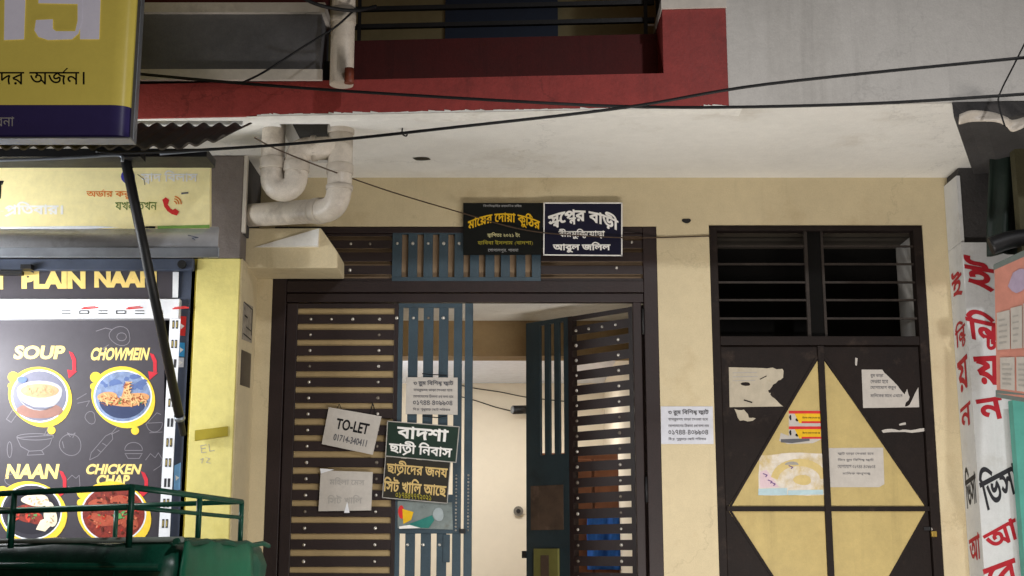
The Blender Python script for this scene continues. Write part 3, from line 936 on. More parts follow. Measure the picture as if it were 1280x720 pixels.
fbox(blk, fR, ub0, ub1, FL + .02, zl, -.004, .012)
blk.build('bar_grille', paint('shaded_slate_gate_paint', (34, 48, 54), .5, .2, 4, .12, 80, stain=(20, 26, 28), stain_amt=.6, stain_scale=5), LEAF2)  # slate blue darkened for the shade on the open leaf
ru = MB(); fbox(ru, fR, u_at(704), u_at(664), Z(660, GY), Z(600, GY), -.0065, -.0042)
ru.build('rusty_plate', M_RUST, LEAF2)
lk = MB()
fbox(lk, fR, u_at(699), u_at(669), Z(760, GY), Z(685, GY), -.02, -.0045)
LKB = lk.build('lock_box', M_OLIVE, LEAF2, bevel=.003)
kh = MB(); fbox(kh, fR, u_at(688), u_at(678), Z(745, GY), Z(694, GY), -.022, -.0203); kh.build('key_slot', M_RUST, LKB)
hd = MB(); fbox(hd, fR, UW + .001, UW + .03, Z(698, GY), Z(688, GY), -.01, .02); hd.build('latch_tongue', M_BLACKM, LEAF2)
al = math.atan2(ang.y, -ang.x)
rzz = -al
for i in range(1, 19):
    us = [u_at(721), u_at(774)]
    if i == 1: us = [u_at(721), u_at(737), u_at(754), u_at(771)]
    for u in us: stud(fR(u, zs(i), 0), LEAF2, rzz)
for py in (402, 612): MB().tube([(GX1 - .082, GY + .0, Z(py + 16, GY)), (GX1 - .082, GY + .0, Z(py - 16, GY))], .007, 8).build('hinge', M_BLACKM, gate)

# ================================================================== SIDE DOOR
door = thing('side_door', 'brown metal door with a large cream diamond and barred opening above', 'door', (1.65, 7.05, FL - .1))
dY = GY + .03
zr1, zr0 = Z(421, dY), Z(432, dY)
fr = MB()
fr.box(DX0, DX0 + .045, GY + .006, GY + .08, .35, DZ1 - .02)
fr.box(DX1 - .05, DX1, GY + .006, GY + .08, .35, DZ1 - .02)
fr.box(DX0, DX1, GY + .008, GY + .08, DZ1 - .03, DZ1 - .002)
fr.box(DX0 + .045, DX1 - .05, GY + .008, GY + .08, zr0, zr1)
fr.build('frame', M_DOOR, door, bevel=.003)
M_FLATBLACK = paint('flat_black_paint', (15, 14, 13), .8, .2, 8, spec=.1)
M_BAR = paint('dull_window_bar', (50, 44, 40), .6, .3, 12, spec=.2, speck=.2)
for x0, x1 in ((DX0 + .045, X(1007, 350, dY)), (X(1031, 350, dY), DX1 - .05)):
    for py in (307.8, 330, 352.8, 375, 398):
        bx_ = MB().box(x0, x1, dY + .0, dY + .012, Z(py + 1.2, dY), Z(py - 1.2, dY)); bx_.build('window_bar', M_BAR, door)
bx_ = MB().box(X(1007, 350, dY), X(1011, 350, dY), dY - .004, dY + .02, zr1, DZ1 - .03); bx_.build('window_stile', M_BAR, door)
bx_ = MB().box(X(1028, 350, dY), X(1031, 350, dY), dY - .004, dY + .02, zr1, DZ1 - .03); bx_.build('window_stile', M_BAR, door)
bx_ = MB().box(X(1011, 350, dY), X(1028, 350, dY), dY + .006, dY + .018, zr1, DZ1 - .03); bx_.build('window_post', M_FLATBLACK, door)
MB().box(DX1 - .004, DX1 - .001, GY + .0805, GY + .50, .4, DZ1 - .003).build('reveal', M_GREYW, door)
# back of the opening: black sheet standing for the unlit room
MB().box(DX0 + .02, DX1 + .1, 7.51, 7.53, FL, 3.3).build('dark_room_sheet', M_FLATBLACK, door)
lf = MB().box(DX0 + .048, DX1 - .053, dY, dY + .03, .37, zr0 - .003)
DLEAF = lf.build('door_leaf', M_DOOR, door, bevel=.003)
dP = dY - .003
ax, lx, rx_, ay, my = 1027.5, 911, 1160, 446, 634.5
xm = X(1031, 560, dP); zM = Z(my + 1.5, dP)
zap = Z(ay, dP); xl, xr = X(lx, 634, dP), X(rx_, 637, dP)
zlow = zM - (zap - zM)
c_ = .017
def tri(pts, nm):
    mb = MB(); mb.prism(pts, (0, .0028, 0)); o = mb.build(nm, M_CREAM, DLEAF); return o
dm = thing
V3 = lambda x, z: Vector((x, dP, z))
tri([V3(xl, zM + .013), V3(xm - c_, zM + .013), V3(xm - c_, zap - .02)], 'diamond_panel')
tri([V3(xm + c_, zM + .013), V3(xr, zM + .013), V3(xm + c_, zap - .02)], 'diamond_panel')
tri([V3(xl, zM - .013), V3(xm - c_, zlow + .02), V3(xm - c_, zM - .013)], 'diamond_panel')
tri([V3(xm + c_, zM - .013), V3(xm + c_, zlow + .02), V3(xr, zM - .013)], 'diamond_panel')
rb = MB()
rb.box(xm - c_ + .001, xm + c_ - .001, dP - .016, dY - .001, .4, zr0 - .004)
rb.box(xl - .01, xm - c_ - .0, dP - .012, dY - .001, zM - .012, zM + .012)
rb.box(xm + c_, DX1 + .02, dP - .012, dY - .001, zM - .012, zM + .012)
for x, sx in ((xl, 1), (xr, -1)):
    for ztip in (zap, zlow):
        a = Vector((x, dP - .006, zM)); b_ = Vector((xm - sx * c_, dP - .006, ztip)); dd = (b_ - a).normalized(); n_ = Vector((-dd.z, 0, dd.x)) * .006
        q = [a - n_, b_ - n_, b_ + n_, a + n_]
        if (q[1] - q[0]).cross(q[2] - q[0]).y > 0: q.reverse()
        rb.prism(q, (0, .0055, 0))
rb.build('door_rails', M_DOOR, DLEAF)
lkx, lkz = X(1166, 667, dP), Z(667, dP)
pk = MB().box(lkx - .014, lkx + .014, dY - .03, dY - .012, lkz - .018, lkz + .012)
PK = pk.build('padlock', M_BRASS, DLEAF, bevel=.003)
sk = MB().tube(fillet([(lkx - .009, dY - .021, lkz + .01), (lkx - .009, dY - .021, lkz + .036), (lkx + .009, dY - .021, lkz + .036), (lkx + .009, dY - .021, lkz + .01)], .008), .003, 6)
sk.build('shackle', M_STUD, PK)
hs = MB().box(lkx - .045, lkx + .02, dY - .008, dY - .001, lkz + .016, lkz + .034); hs.build('hasp', M_BLACKM, DLEAF)
# ---- torn papers on the door
def paper(name, pts, Y, mat, label, cat='paper', t=.0012, group=None):
    mb = MB(); flat(mb, pts, Y)
    q = [P(x, y, Y) for x, y in pts]; n = len(q)
    back = [p + Vector((0, t, 0)) for p in q]
    mb.add(q + back, [[i, (i + 1) % n, n + (i + 1) % n, n + i] for i in range(n)])
    return single(name, mb, mat, label, cat, group)
def kids(o, name, mb, mat): return mb.build(name, mat, o)
PYp = dY - .004
def torn(pts, seed, amp=2.0, sub=4, skip=()):
    rnd = random.Random(seed); o = []
    n = len(pts)
    for i in range(n):
        a, b_ = pts[i], pts[(i + 1) % n]
        if i in skip: o.append(a); continue
        for k in range(sub):
            t = k / sub
            j = amp if k else 0
            o.append((a[0] + (b_[0] - a[0]) * t + rnd.uniform(-j, j), a[1] + (b_[1] - a[1]) * t + rnd.uniform(-j, j)))
    return o
tp_ = torn([(911, 459), (953, 460), (978, 461), (979, 472), (966, 481), (960, 488), (965, 496), (979, 508), (912, 509)], 3, 1.2, 4, (0, 7, 8))
tpo = paper('torn_notice', tp_, PYp, M_OLDPAPER, 'yellowed torn notice pasted left of the cream diamond', 'notice', group='torn notices on the brown door')
mb = MB(); 
for y in (466, 471, 476): stroke(mb, [(916, y), (944 + (y % 4), y - .5)], 1.0, PYp - .0008)
kids(tpo, 'print', mb, M_FAINTINK)
mb = MB(); flat(mb, ell(932, 480, 6.5, 2.2, 12, wob=.1), PYp - .0012); stroke(mb, [(930, 500), (940, 503)], 1.6, PYp - .0012); stroke(mb, [(950, 474), (958, 470)], 1.2, PYp - .0012)
kids(tpo, 'tear_hole', mb, M_DOOR)
sc_ = paper('paper_scrap', torn([(918, 511), (930, 512), (936, 522), (945, 523), (941, 526), (925, 526)], 5, 1.2, 3), PYp, M_OLDPAPER, 'ragged paper scrap below the torn notice left of the diamond', 'paper scrap', group='paper scraps on the brown door')
tq = torn([(1077, 462), (1103, 462), (1113, 473), (1122, 482), (1131, 493), (1134, 486), (1137, 496), (1131, 508), (1137, 506), (1148, 484), (1149, 509), (1079, 510)], 8, 1.0, 3, (0, 9, 10, 11))
tqo = paper('torn_notice', tq, PYp, M_PAPER, 'white torn notice pasted right of the cream diamond', 'notice', group='torn notices on the brown door')
mb = MB()
for k, (y, x1) in enumerate(((470, 1104), (477, 1110), (485, 1120), (494, 1128))):
    lettering(mb, ['রুম ভাড়া', 'দেওয়া হবে', 'যোগাযোগ করুন', 'মালিকের সাথে এখানে'][k], pq(1088, y - 2.5, x1, y + 2.5, PYp), .0012, .01)
kids(tqo, 'print', mb, M_GREYINK)
paper('paper_scrap', torn([(1102, 538), (1114, 536), (1124, 538), (1132, 537), (1144, 537), (1156, 535), (1156, 539), (1140, 541), (1124, 540), (1104, 541)], 2, .7, 2), PYp, M_PAPER, 'long thin white paper scrap below the torn right notice', 'paper scrap', group='paper scraps on the brown door')
paper('paper_scrap', torn([(1124, 530), (1132, 528), (1132, 531), (1125, 532)], 4, .6, 2), PYp, M_PAPER, 'tiny white paper scrap between the right notice and the long scrap', 'paper scrap', group='paper scraps on the brown door')
paper('paper_scrap', torn([(1069, 447), (1072, 448), (1071, 457), (1069, 456)], 6, .5, 2), PYp, M_PAPER, 'small upright paper scrap above the torn right notice', 'paper scrap', group='paper scraps on the brown door')
PD = dP - .0015
stk = paper('sticker_pair', [(986, 514), (1027, 513), (1027, 549), (1016, 554), (985, 555), (974, 551), (976, 541), (986, 545)], PD, M_PAPER, 'two red and yellow printed stickers on the upper left diamond panel', 'sticker')
mb = MB()
for y0 in (516, 535): flat(mb, [(993, y0 + 1), (1026, y0 + 1), (1026, y0 + 13), (999, y0 + 13)], PD - .0006)
kids(stk, 'yellow_print', mb, M_YELINK)
mb = MB()
for y0 in (513.5, 533):
    flat(mb, [(986, y0), (1027, y0), (1027, y0 + 3.5), (986, y0 + 3.5)], PD - .0007)
    flat(mb, [(1002, y0 + 13), (1027, y0 + 13), (1027, y0 + 15.5), (1002, y0 + 15.5)], PD - .0007)
kids(stk, 'red_print', mb, M_REDINK)
mb = MB()
for y0 in (516, 535):
    flat(mb, ell(988, y0 + 6, 1.6, 3, 10, wob=.2), PD - .0008); flat(mb, ell(996, y0 + 9, 1.8, 1.8, 10, wob=.2, seed=2), PD - .0008)
    lettering(mb, 'বিশেষ সেবা দেওয়া হয়', pq(1003, y0 + 4.5, 1025, y0 + 7.5, PD - .0008), .0004, .01)
kids(stk, 'dark_print', mb, M_BLACKINK)
mb = MB(); flat(mb, [(976, 549), (1012, 548), (1012, 551), (990, 554), (976, 553)], PD - .0009); kids(stk, 'grey_print', mb, M_GREYINK)
fp = paper('faded_poster', torn([(949, 569), (988, 566), (1030, 567), (1030, 619), (948, 619)], 5, .8, 4), PD, paper_mat := paint('faded_poster_paper', (216, 208, 196), .7, .08, 18, stain=(196, 172, 110), stain_amt=.9, stain_scale=7, stain_lo=.45, stain_hi=.6), 'faded peeling poster low on the upper left diamond panel', 'poster')
mb = MB(); flat(mb, [(948, 611), (984, 610), (984, 619), (948, 619)], PD - .0006); flat(mb, [(985, 613), (1029, 612), (1029, 618), (985, 619)], PD - .0006); kids(fp, 'blue_band', mb, ink('faded_blue_ink', (176, 200, 206)))
mb = MB(); flat(mb, [(950, 590), (958, 587), (974, 609), (950, 610)], PD - .0007); kids(fp, 'pink_corner', mb, ink('faded_pink_ink', (214, 190, 196)))
mb = MB()
arc = [(968 + 31 - 31 * math.cos(R(a)), 600 - 22 * math.sin(R(a))) for a in range(10, 171, 10)]
stroke(mb, arc, 9, PD - .0008); flat(mb, ell(1003, 600, 12, 6, 18, wob=.08), PD - .0008)
kids(fp, 'arch_print', mb, ink('faded_ochre_ink', (206, 184, 124)))
mb = MB(); flat(mb, ell(990, 581, 9, 4, 14, 180, 360, .05), PD - .001); kids(fp, 'grey_print', mb, ink('faded_grey_ink', (158, 154, 146)))
mb = MB()
for x, y in ((956, 593), (962, 601), (966, 604), (988, 583)): stroke(mb, [(x - 2, y - 1), (x + 3, y + 1), (x + 1, y + 3)], 1.3, PD - .0011)
kids(fp, 'purple_print', mb, ink('purple_ink', (110, 84, 130)))
ws = paper('white_notice', [(1036, 560), (1104, 559.5), (1105.5, 605), (1099, 609), (1037, 609)], PD, M_PAPER, 'clean white printed notice on the upper right diamond panel', 'notice')
mb = MB()
for k, (y, x0, x1) in enumerate(((567, 1047, 1092), (575, 1047, 1092), (583, 1047, 1094), (592, 1053, 1088))):
    lettering(mb, ['ফ্লাট ভাড়া দেওয়া হবে', 'তিন রুম বিশিষ্ট ফ্লাট', 'যোগাযোগ ০১৭৪৪ ৪০৯৯০৪', 'মালিক কর্তৃপক্ষ'][k], pq(x0, y - 2.2, x1, y + 2.2, PD), .001, .008)
kids(ws, 'print', mb, M_GREYINK)

# ================================================================== SIGNS ON THE GATE
def sign(name, pts, Y, t, mat, label, cat='sign', group=None):
    return single(name, slab(pts, Y, t), mat, label, cat, group)
arch = lambda h: (lambda u, v: (u, v * (1 - h) + h * (1 - (2 * u - 1) ** 2)))
sY = GY - .035
s1 = sign('house_name_sign', [(579, 253.5), (679, 253.5), (677, 318), (579, 318.5)], sY, .012, M_SIGNBLK, 'black board with arched yellow lettering above the gate')
m = MB(); lettering(m, 'মায়ের দোয়া কুঠির', pq(585, 262, 675, 292, sY), .002, .022, arch(.34)); kids(s1, 'yellow_lettering', m, M_YELINK)
m = MB(); lettering(m, 'বিসমিল্লাহির রহমানির রহিম', pq(604, 255.5, 652, 259.5, sY), .002, .012)
lettering(m, 'গোপালপুর, পাবনা', pq(610, 311, 648, 316, sY), .002, .01); kids(s1, 'small_lettering', m, ink('dim_white_ink', (150, 150, 150)))
m = MB(); lettering(m, 'স্থাপিতঃ ২০২১ ইং', pq(609, 290.5, 650, 297.5, sY), .002, .015); kids(s1, 'date_lettering', m, ink('pale_yellow_ink', (196, 190, 140)))
m = MB(); lettering(m, 'হাবিবা ইসলাম (বাদশা)', pq(597, 300, 666, 307, sY), .002, .012); kids(s1, 'olive_lettering', m, M_OLIVEINK)
s2 = sign('dream_house_sign', [(680, 253), (778, 253), (778, 320), (679, 319)], sY - .004, .012, M_NAVY, 'navy board with bold white lettering and white border above the gate')
m = MB(); Yb = sY - .004 - .0015
for seg in ([(680.5, 253.8), (777.5, 253.8)], [(777.3, 253.5), (777.3, 319.5)], [(679.5, 318.6), (777.8, 319.4)], [(680.3, 253.5), (679.7, 318.8)]): stroke(m, seg, 1.5, Yb)
kids(s2, 'border', m, M_WHITEINK)
m = MB()
wv = lambda u, v: (u, v * (.72 - .08 * u) + .30 * (1 - (2 * u - .9) ** 2) - .02)
lettering(m, 'স্বপ্নের বাড়ী', pq(685, 256, 773, 290, sY - .004), .002, .034, wv)
lettering(m, 'বীরমুক্তিযোদ্ধা', pq(698, 286, 756, 299, sY - .004), .002, .03)
lettering(m, 'আব্দুল জলিল', pq(691, 302.5, 763, 316, sY - .004), .002, .034)
kids(s2, 'white_lettering', m, M_WHITEINK)

gY = GY - .004          # hung on the front of the closed leaf
q = [(515.5, 471.5), (572, 472), (572, 518), (507, 517.5)]
q = [(508, 471.5), (572, 472), (572, 518.5), (507, 517.5)]
n1 = sign('rent_notice', q, gY, .003, M_PAPER, 'white printed rent notice tied to the blue gate bars', 'notice', 'printed rent notices')
def rent(q, Y):
    m = MB()
    for s_, u0, v0, u1, v1, bd in (('৩ রুম বিশিষ্ট ফ্লাট', .14, .07, .92, .25, .03), ('বাথরুমসহ ভাড়া দেওয়া হবে', .14, .31, .90, .40, .012),
                                   ('যোগাযোগের ঠিকানা ৪র্থ তলা নাম', .14, .46, .92, .55, .012), ('০১৭৪৪-৪০৯৯০৪', .14, .62, .90, .75, .02),
                                   ('বি.দ্র. শুধুমাত্র ছোট পরিবার', .14, .82, .86, .92, .012)):
        lettering(m, s_, pquad(sub_quad(q, u0, v0, u1, v1), Y), .0015, bd)
    return m
kids(n1, 'print', rent(q, gY), M_GREYINK)
m = MB(); stroke(m, [(528, 467), (536, 468), (558, 469)], 1.3, gY - .002); stroke(m, [(528, 520), (546, 522), (558, 520)], 1.3, gY - .002); kids(n1, 'tie_string', m, M_BLACKINK)
q = [(826, 508), (891, 508), (892, 555), (826.5, 555)]
n2 = sign('rent_notice', q, GY - .003, .002, M_PAPERBLUE, 'bluish white printed rent notice pasted on the beige wall', 'notice', 'printed rent notices')
kids(n2, 'print', rent(q, GY - .003), M_GREYINK)
q = [(411, 509), (477, 520.5), (466, 568.5), (402, 555)]
tl2 = sign('to_let_notice', q, GY - .002, .003, M_PAPER, 'tilted white paper reading TO-LET tied on the closed gate leaf', 'notice')
m = MB(); lettering(m, 'TO-LET', pquad(sub_quad(q, .2, .24, .82, .53), GY - .002), .0015, .028); kids(tl2, 'title', m, M_BLACKINK)
m = MB(); lettering(m, '01714-340411', pquad(sub_quad(q, .2, .66, .84, .84), GY - .002), .0015, .018); kids(tl2, 'phone_number', m, M_GREYINK)
m = MB(); stroke(m, [(421, 511), (424, 505), (427, 512)], .8, GY + .002); kids(tl2, 'tie_string', m, M_BLACKINK); m = MB(); stroke(m, [(462, 518), (466, 504), (470, 519)], 1.2, GY + .002); kids(tl2, 'tie_string', m, M_BLACKINK)
q = [(401, 588), (466, 590), (464, 638), (398, 639)]
fd = sign('faded_notice', q, GY - .002, .003, M_PAPER, 'blank looking faded notice in clear plastic below the TO-LET paper', 'notice')
m = MB(); lettering(m, 'মহিলা মেস', pquad(sub_quad(q, .18, .16, .85, .36), GY - .002), .0012, .02); lettering(m, 'সিট খালি', pquad(sub_quad(q, .16, .60, .82, .82), GY - .002), .0012, .02)
kids(fd, 'faint_print', m, M_FAINTINK)
m = MB(); flat(m, [(400, 585.5), (418, 587), (407, 590), (401, 592)], GY - .004); flat(m, [(430, 641), (434, 627), (437, 641)], GY - .004); kids(fd, 'plastic_wrap', m, M_WHITEPL)
q = [(484.5, 526.5), (574, 533.5), (570, 578), (482, 570)]
h1 = sign('hostel_sign', q, GY - .012, .008, M_SIGNGRN, 'dark green hostel sign with white lettering on the closed leaf')
m = MB()
for a, b_ in ((0, 1), (1, 2), (2, 3), (3, 0)): stroke(m, [q[a], q[b_]], 1.2, GY - .014)
kids(h1, 'border', m, M_FAINTINK)
m = MB(); lettering(m, 'বাদশা', pquad(sub_quad(q, .14, .10, .86, .46), GY - .012), .002, .03); lettering(m, 'ছাত্রী নিবাস', pquad(sub_quad(q, .04, .52, .93, .94), GY - .012), .002, .026)
kids(h1, 'white_lettering', m, M_WHITEINK)
q = [(482, 571), (563, 578), (559, 629), (478, 622)]
h2 = sign('seat_vacant_sign', q, GY - .010, .006, M_SIGNBRN, 'brownish black sign with gold lettering under the dark green hostel sign')
m = MB()
for a, b_ in ((1, 2), (2, 3), (3, 0)): stroke(m, [q[a], q[b_]], 1.0, GY - .012)
kids(h2, 'border', m, M_FAINTINK)
m = MB(); lettering(m, 'ছাত্রীদের জন্য', pquad(sub_quad(q, .03, .06, .97, .44), GY - .010), .002, .022); lettering(m, 'সিট খালি আছে', pquad(sub_quad(q, .0, .48, .97, .86), GY - .010), .002, .026)
kids(h2, 'gold_lettering', m, M_GOLDINK)
m = MB(); lettering(m, '০১৭৪৪৭৭৭২০২১', pquad(sub_quad(q, .2, .83, .75, .98), GY - .010), .0025, .016); kids(h2, 'phone_number', m, M_OLIVEINK)
q = [(497, 626), (565, 628), (566, 662), (497, 660)]
pp = sign('picture_sticker', q, GY + .006, .002, paint('sticker_grey', (122, 132, 130), .3, .2, 12, stain=(90, 80, 70), stain_amt=.5, stain_scale=14), 'colourful glossy picture sticker below the gold lettered sign', 'sticker')
yk = GY + .004
m = MB(); flat(m, ell(501.5, 640, 4, 8, 14, wob=.08), yk); kids(pp, 'red_print', m, M_REDINK)
m = MB(); flat(m, [(503, 636), (517, 640), (514, 650), (504, 655)], yk - .0003); kids(pp, 'yellow_print', m, M_YELINK)
m = MB(); flat(m, [(500, 659), (522, 651), (540, 644), (543, 650), (536, 660)], yk - .0005); kids(pp, 'teal_print', m, paint('teal_ink', (40, 120, 110), .4, .2, 14))
m = MB(); flat(m, [(499, 658), (512, 656), (526, 660), (499, 661)], yk - .0007); kids(pp, 'white_print', m, M_WHITEINK)
m = MB(); flat(m, ell(548, 643, 7, 8, 18, wob=.06), yk - .0006); kids(pp, 'pale_print', m, ink('pale_grey_ink', (160, 170, 172)))

# ================================================================== INSIDE THE HALL
cab = thing('wooden_cupboard', 'brown wooden cupboard seen through the slats of the open leaf', 'cupboard', (X(735, 640, 9.6), 9.8, FL))
x0, x1 = X(668, 640, 9.5), X(779, 640, 9.5)
MB().box(x0, x1, 9.5, 10.0, FL, Z(566, 9.5)).build('carcass', M_WOOD, cab, bevel=.008)
dd = MB()
for k in range(3):
    a = x0 + .02 + (x1 - x0 - .02) / 3 * k; dd = MB().box(a, a + (x1 - x0 - .02) / 3 - .02, 9.478, 9.499, FL + .08, Z(574, 9.5)); dd.build('cupboard_door', M_WOOD, cab, bevel=.006)
g = cloth(734, 644, 777, 712, 9.42, .035, seed=5)
g = single('blue_cloth', g, M_CLOTH, 'bright blue cloth hanging on the brown cupboard inside', 'cloth')
g.modifiers.new('solid', 'SOLIDIFY').thickness = .01
cc = thing('wall_camera', 'small black camera on the cream hall back wall', 'camera', P(653, 514, 10.75))
p = P(652, 514, 10.74)
MB().tube([p + Vector((-.07, -.10, 0)), p + Vector((.07, -.04, .01))], .035, 14).build('housing', M_BLACKM, cc)
MB().tube([p + Vector((-.08, -.104, 0)), p + Vector((-.071, -.1005, 0))], .03, 14).build('lens_ring', M_ALU, cc)
MB().box(p.x + .02, p.x + .05, p.y - .05, 10.849, p.z - .012, p.z + .012).build('bracket', M_WHITEPL, cc)
so = thing('wall_socket', 'small grey socket low on the cream hall back wall', 'socket', P(648, 639, 10.84))
p = P(648, 639, 10.84)
MB().disc((p.x, 10.85, p.z), .04, (0, -1, 0), .03, 14).build('plate', paint('socket_grey', (120, 114, 104), .5, .2, 30), so)
MB().disc((p.x, 10.82, p.z), .018, (0, -1, 0), .01, 10).build('plug_hole', M_BLACKM, so)
def cable(name, pts, r, label, mat=M_CABLE, group=None, cat='cable'):
    return single(name, MB().tube(smooth_path(pts, 8), r, 6), mat, label, cat, group)
cable('wall_wire', [P(560, 478, 10.84), P(592, 485, 10.83), P(625, 490, 10.83), P(662, 497, 10.83), P(720, 503, 10.84)], .004, 'upper thin wire across the cream hall wall', group='wires on the hall wall')
cable('wall_wire', [P(560, 492, 10.84), P(592, 500, 10.83), P(620, 509, 10.83), P(645, 515, 10.83)], .004, 'lower thin wire running to the hall camera', group='wires on the hall wall')

# ================================================================== DRAIN PIPES
dp = thing('drain_pipe', 'white plastic drain pipe with a U trap under the balcony', 'pipe', (X(425, 215, 6.2), 6.2, Z(275, 6.2)))
yp_ = 6.17
r0 = .0600
def PP(px, py, y=yp_): return P(px, py, y)
zc_ = CEIL + .05
xm_ = X(425, 210, yp_)
low = PP(425, 262)
path = fillet([(xm_, yp_, zc_), (xm_, yp_, Z(262, yp_)), P(330, 268, yp_ + .42), P(300, 270, yp_ + .62)], .12, 8)
MB().tube(path, r0, 20).build('main_pipe', M_PVC, dp)
xl_ = X(341, 200, yp_); xu_ = X(371, 200, yp_ - .01)
path = fillet([(xl_, yp_, zc_), (xl_, yp_, Z(240, yp_)), (X(357, 240, yp_), yp_ - .01, Z(247, yp_)), (xu_, yp_ - .01, Z(236, yp_)),
               (xu_, yp_ - .01, Z(187, yp_)), (xm_, yp_, Z(187, yp_))], .075, 8)
xcen = (xl_ + xu_) / 2 ; 
ub = []
zb = Z(222, yp_); rad = (xu_ - xl_) / 2
ub += [(xl_, yp_, zc_), (xl_, yp_, Z(190, yp_))]
for k in range(0, 13):
    a = math.pi + math.pi * k / 12
    ub.append((xcen + rad * math.cos(a), yp_ - .012 * k / 12, zb + rad * math.sin(a) * 1.1))
tail = fillet([(xu_, yp_ - .012, zb + .02), (xu_, yp_ - .012, Z(187, yp_)), (xm_, yp_, Z(185, yp_))], .10, 8)
MB().tube(ub + tail, r0 * .94, 18).build('trap_pipe', M_PVC, dp)
def collar(a, b_, r, nm='collar'):
    a, b_ = Vector(a), Vector(b_); d = (b_ - a)
    mb = MB().tube([a, a + d * .08, a + d * .5, a + d * .92, b_], r, 20, rs=[r * .96, r, r * 1.015, r, r * .96]); mb.build(nm, M_PVCRING, dp)
for py0, py1 in ((157, 168), (206, 218), (232, 238)): collar((xm_, yp_, Z(py0, yp_)), (xm_, yp_, Z(py1, yp_)), r0 * 1.09)
collar((xl_, yp_, Z(198, yp_)), (xl_, yp_, Z(212, yp_)), r0 * 1.05)
collar((xu_, yp_ - .012, Z(203, yp_)), (xu_, yp_ - .012, Z(216, yp_)), r0 * 1.05)
collar((X(389, 186, yp_), yp_, Z(185.6, yp_)), (X(396, 186, yp_), yp_, Z(185.3, yp_)), r0 * 1.05)
e = Vector((xm_, yp_, Z(262, yp_))); e2 = P(330, 268, yp_ + .42); dv = (e2 - e).normalized()
collar(e + dv * .13, e + dv * .19, r0 * 1.08)
up_ = thing('rain_pipe', 'white upright rain pipe against the grey balcony parapet', 'pipe', (X(429, 60, 5.78), 5.78, Z(105, 5.78)))
xq = X(428, 60, 5.78)
MB().tube([(xq, 5.78, Z(106, 5.78)), (xq, 5.78, 5.2)], .055, 20).build('pipe', M_PVC, up_)
collar_ = MB().tube([(xq, 5.78, Z(30, 5.78)), (xq, 5.78, Z(12, 5.78))], .06, 20); collar_.build('collar', M_PVCRING, up_)
MB().tube([(xq + .045, 5.70, Z(104, 5.7)), (xq + .045, 5.70, Z(86, 5.7))], .022, 12).build('brown_cap', paint('brown_cap', (122, 60, 42), .5, .2, 20), up_)

# ================================================================== LEFT: SHOP WALLS
sw = thing('shop_side_wall', 'yellow shop side wall with bare grey cement above, left of the gate', 'wall', (-1.5, 6.8, 0))
ySW = 6.58
xa_, xb_ = X(242, 420, ySW), X(296.5, 420, ySW)
zyel = Z(323, ySW)
MB().box(xa_, xb_, ySW, GY - .002, 0, zyel).build('yellow_face', M_YELLOW, sw, bevel=.004)
MB().box(X(236, 420, ySW + .02), xa_ - .001, ySW + .02, GY - .002, 0, zyel).build('olive_return', paint('olive_yellow_return', (150, 134, 32), .7, .12, 3), sw)
MB().box(X(262, 250, ySW), X(303, 250, ySW), ySW + .003, GY - .002, zyel + .002, CEIL - .002).build('cement_face', M_CEMENT, sw, bevel=.006)
MB().box(X(303, 250, ySW) + .001, X(307.5, 250, ySW), ySW + .0, ySW + .031, Z(290, ySW), CEIL - .002).build('pale_edge', M_TRIM, sw)
MB().box(X(303, 250, ySW) + .001, X(303, 250, ySW) + .012, ySW + .032, GY - .003, Z(290, ySW), CEIL - .003).build('shaded_return', M_DARKCEM, sw)  # dark cement colour stands for the shade on this side
MB().box(xb_ + .0005, xb_ + .009, ySW + .012, GY - .003, 0, zyel + .001).build('beige_return', M_WALL, sw)
MB().prism([P(243.5, 551, ySW), P(285, 545, ySW), P(285, 533, ySW), P(244, 538, ySW)], (0, -.004, 0)).build('wall_shadow_band', MATS['olive_yellow_return'], sw)  # olive strip stands for a shadow across the yellow wall
s3 = MB()
for pts in ([(252, 566), (251, 557), (258, 556)], [(252, 561), (257, 560)], [(252, 566), (258, 565)], [(261, 555), (262, 564), (268, 563)]): stroke(s3, pts, .7, ySW - .002)
for pts in ([(250, 575), (254, 573), (252, 579)], [(257, 572), (262, 573), (258, 578), (263, 579)]): stroke(s3, pts, .7, ySW - .002)
s3.build('pencil_writing', M_FAINTINK, sw)
xpl = xb_ + .0095
def plaque(y0, y1, p0, p1, drop, mat, label):
    z1, z0 = Z(p0, y0), Z(p1, y0)
    q = [Vector((xpl + .0015, y0, z0)), Vector((xpl + .0015, y1, z0 - drop)), Vector((xpl + .0015, y1, z1 - drop)), Vector((xpl + .0015, y0, z1))]
    mb = MB().prism(q, (-.0014, 0, 0)); return single('wall_sticker', mb, mat, label, 'sticker', 'stickers beside the yellow wall'), q
ps, q = plaque(6.65, 6.90, 377, 424, -.02, paint('grey_photo_sticker', (150, 142, 130), .5, .4, 22, stain=(62, 60, 56), stain_amt=.85, stain_scale=26), 'grey patterned sticker above the dark sticker beside the yellow wall')
m = MB()
for k, (u, v, w_, h_) in enumerate(((.5, .95, .9, .03), (.92, .6, .06, .7), (.3, .62, .3, .04), (.6, .35, .5, .03), (.5, .12, .8, .03))):
    y = 6.65 + .25 * u; z = q[0].z + (q[3].z - q[0].z) * v + .01
    m.box(xpl + .0017, xpl + .0022 + k * .0001, y - .125 * w_, y + .125 * w_, z - .10 * h_, z + .10 * h_)
kids(ps, 'print', m, M_BLACKINK)
plaque(6.65, 6.90, 437, 481, -.015, paint('dark_photo_sticker', (66, 58, 52), .4, .3, 20, stain=(96, 84, 74), stain_amt=.6, stain_scale=14), 'plain dark brown sticker below the grey patterned one beside the yellow wall')

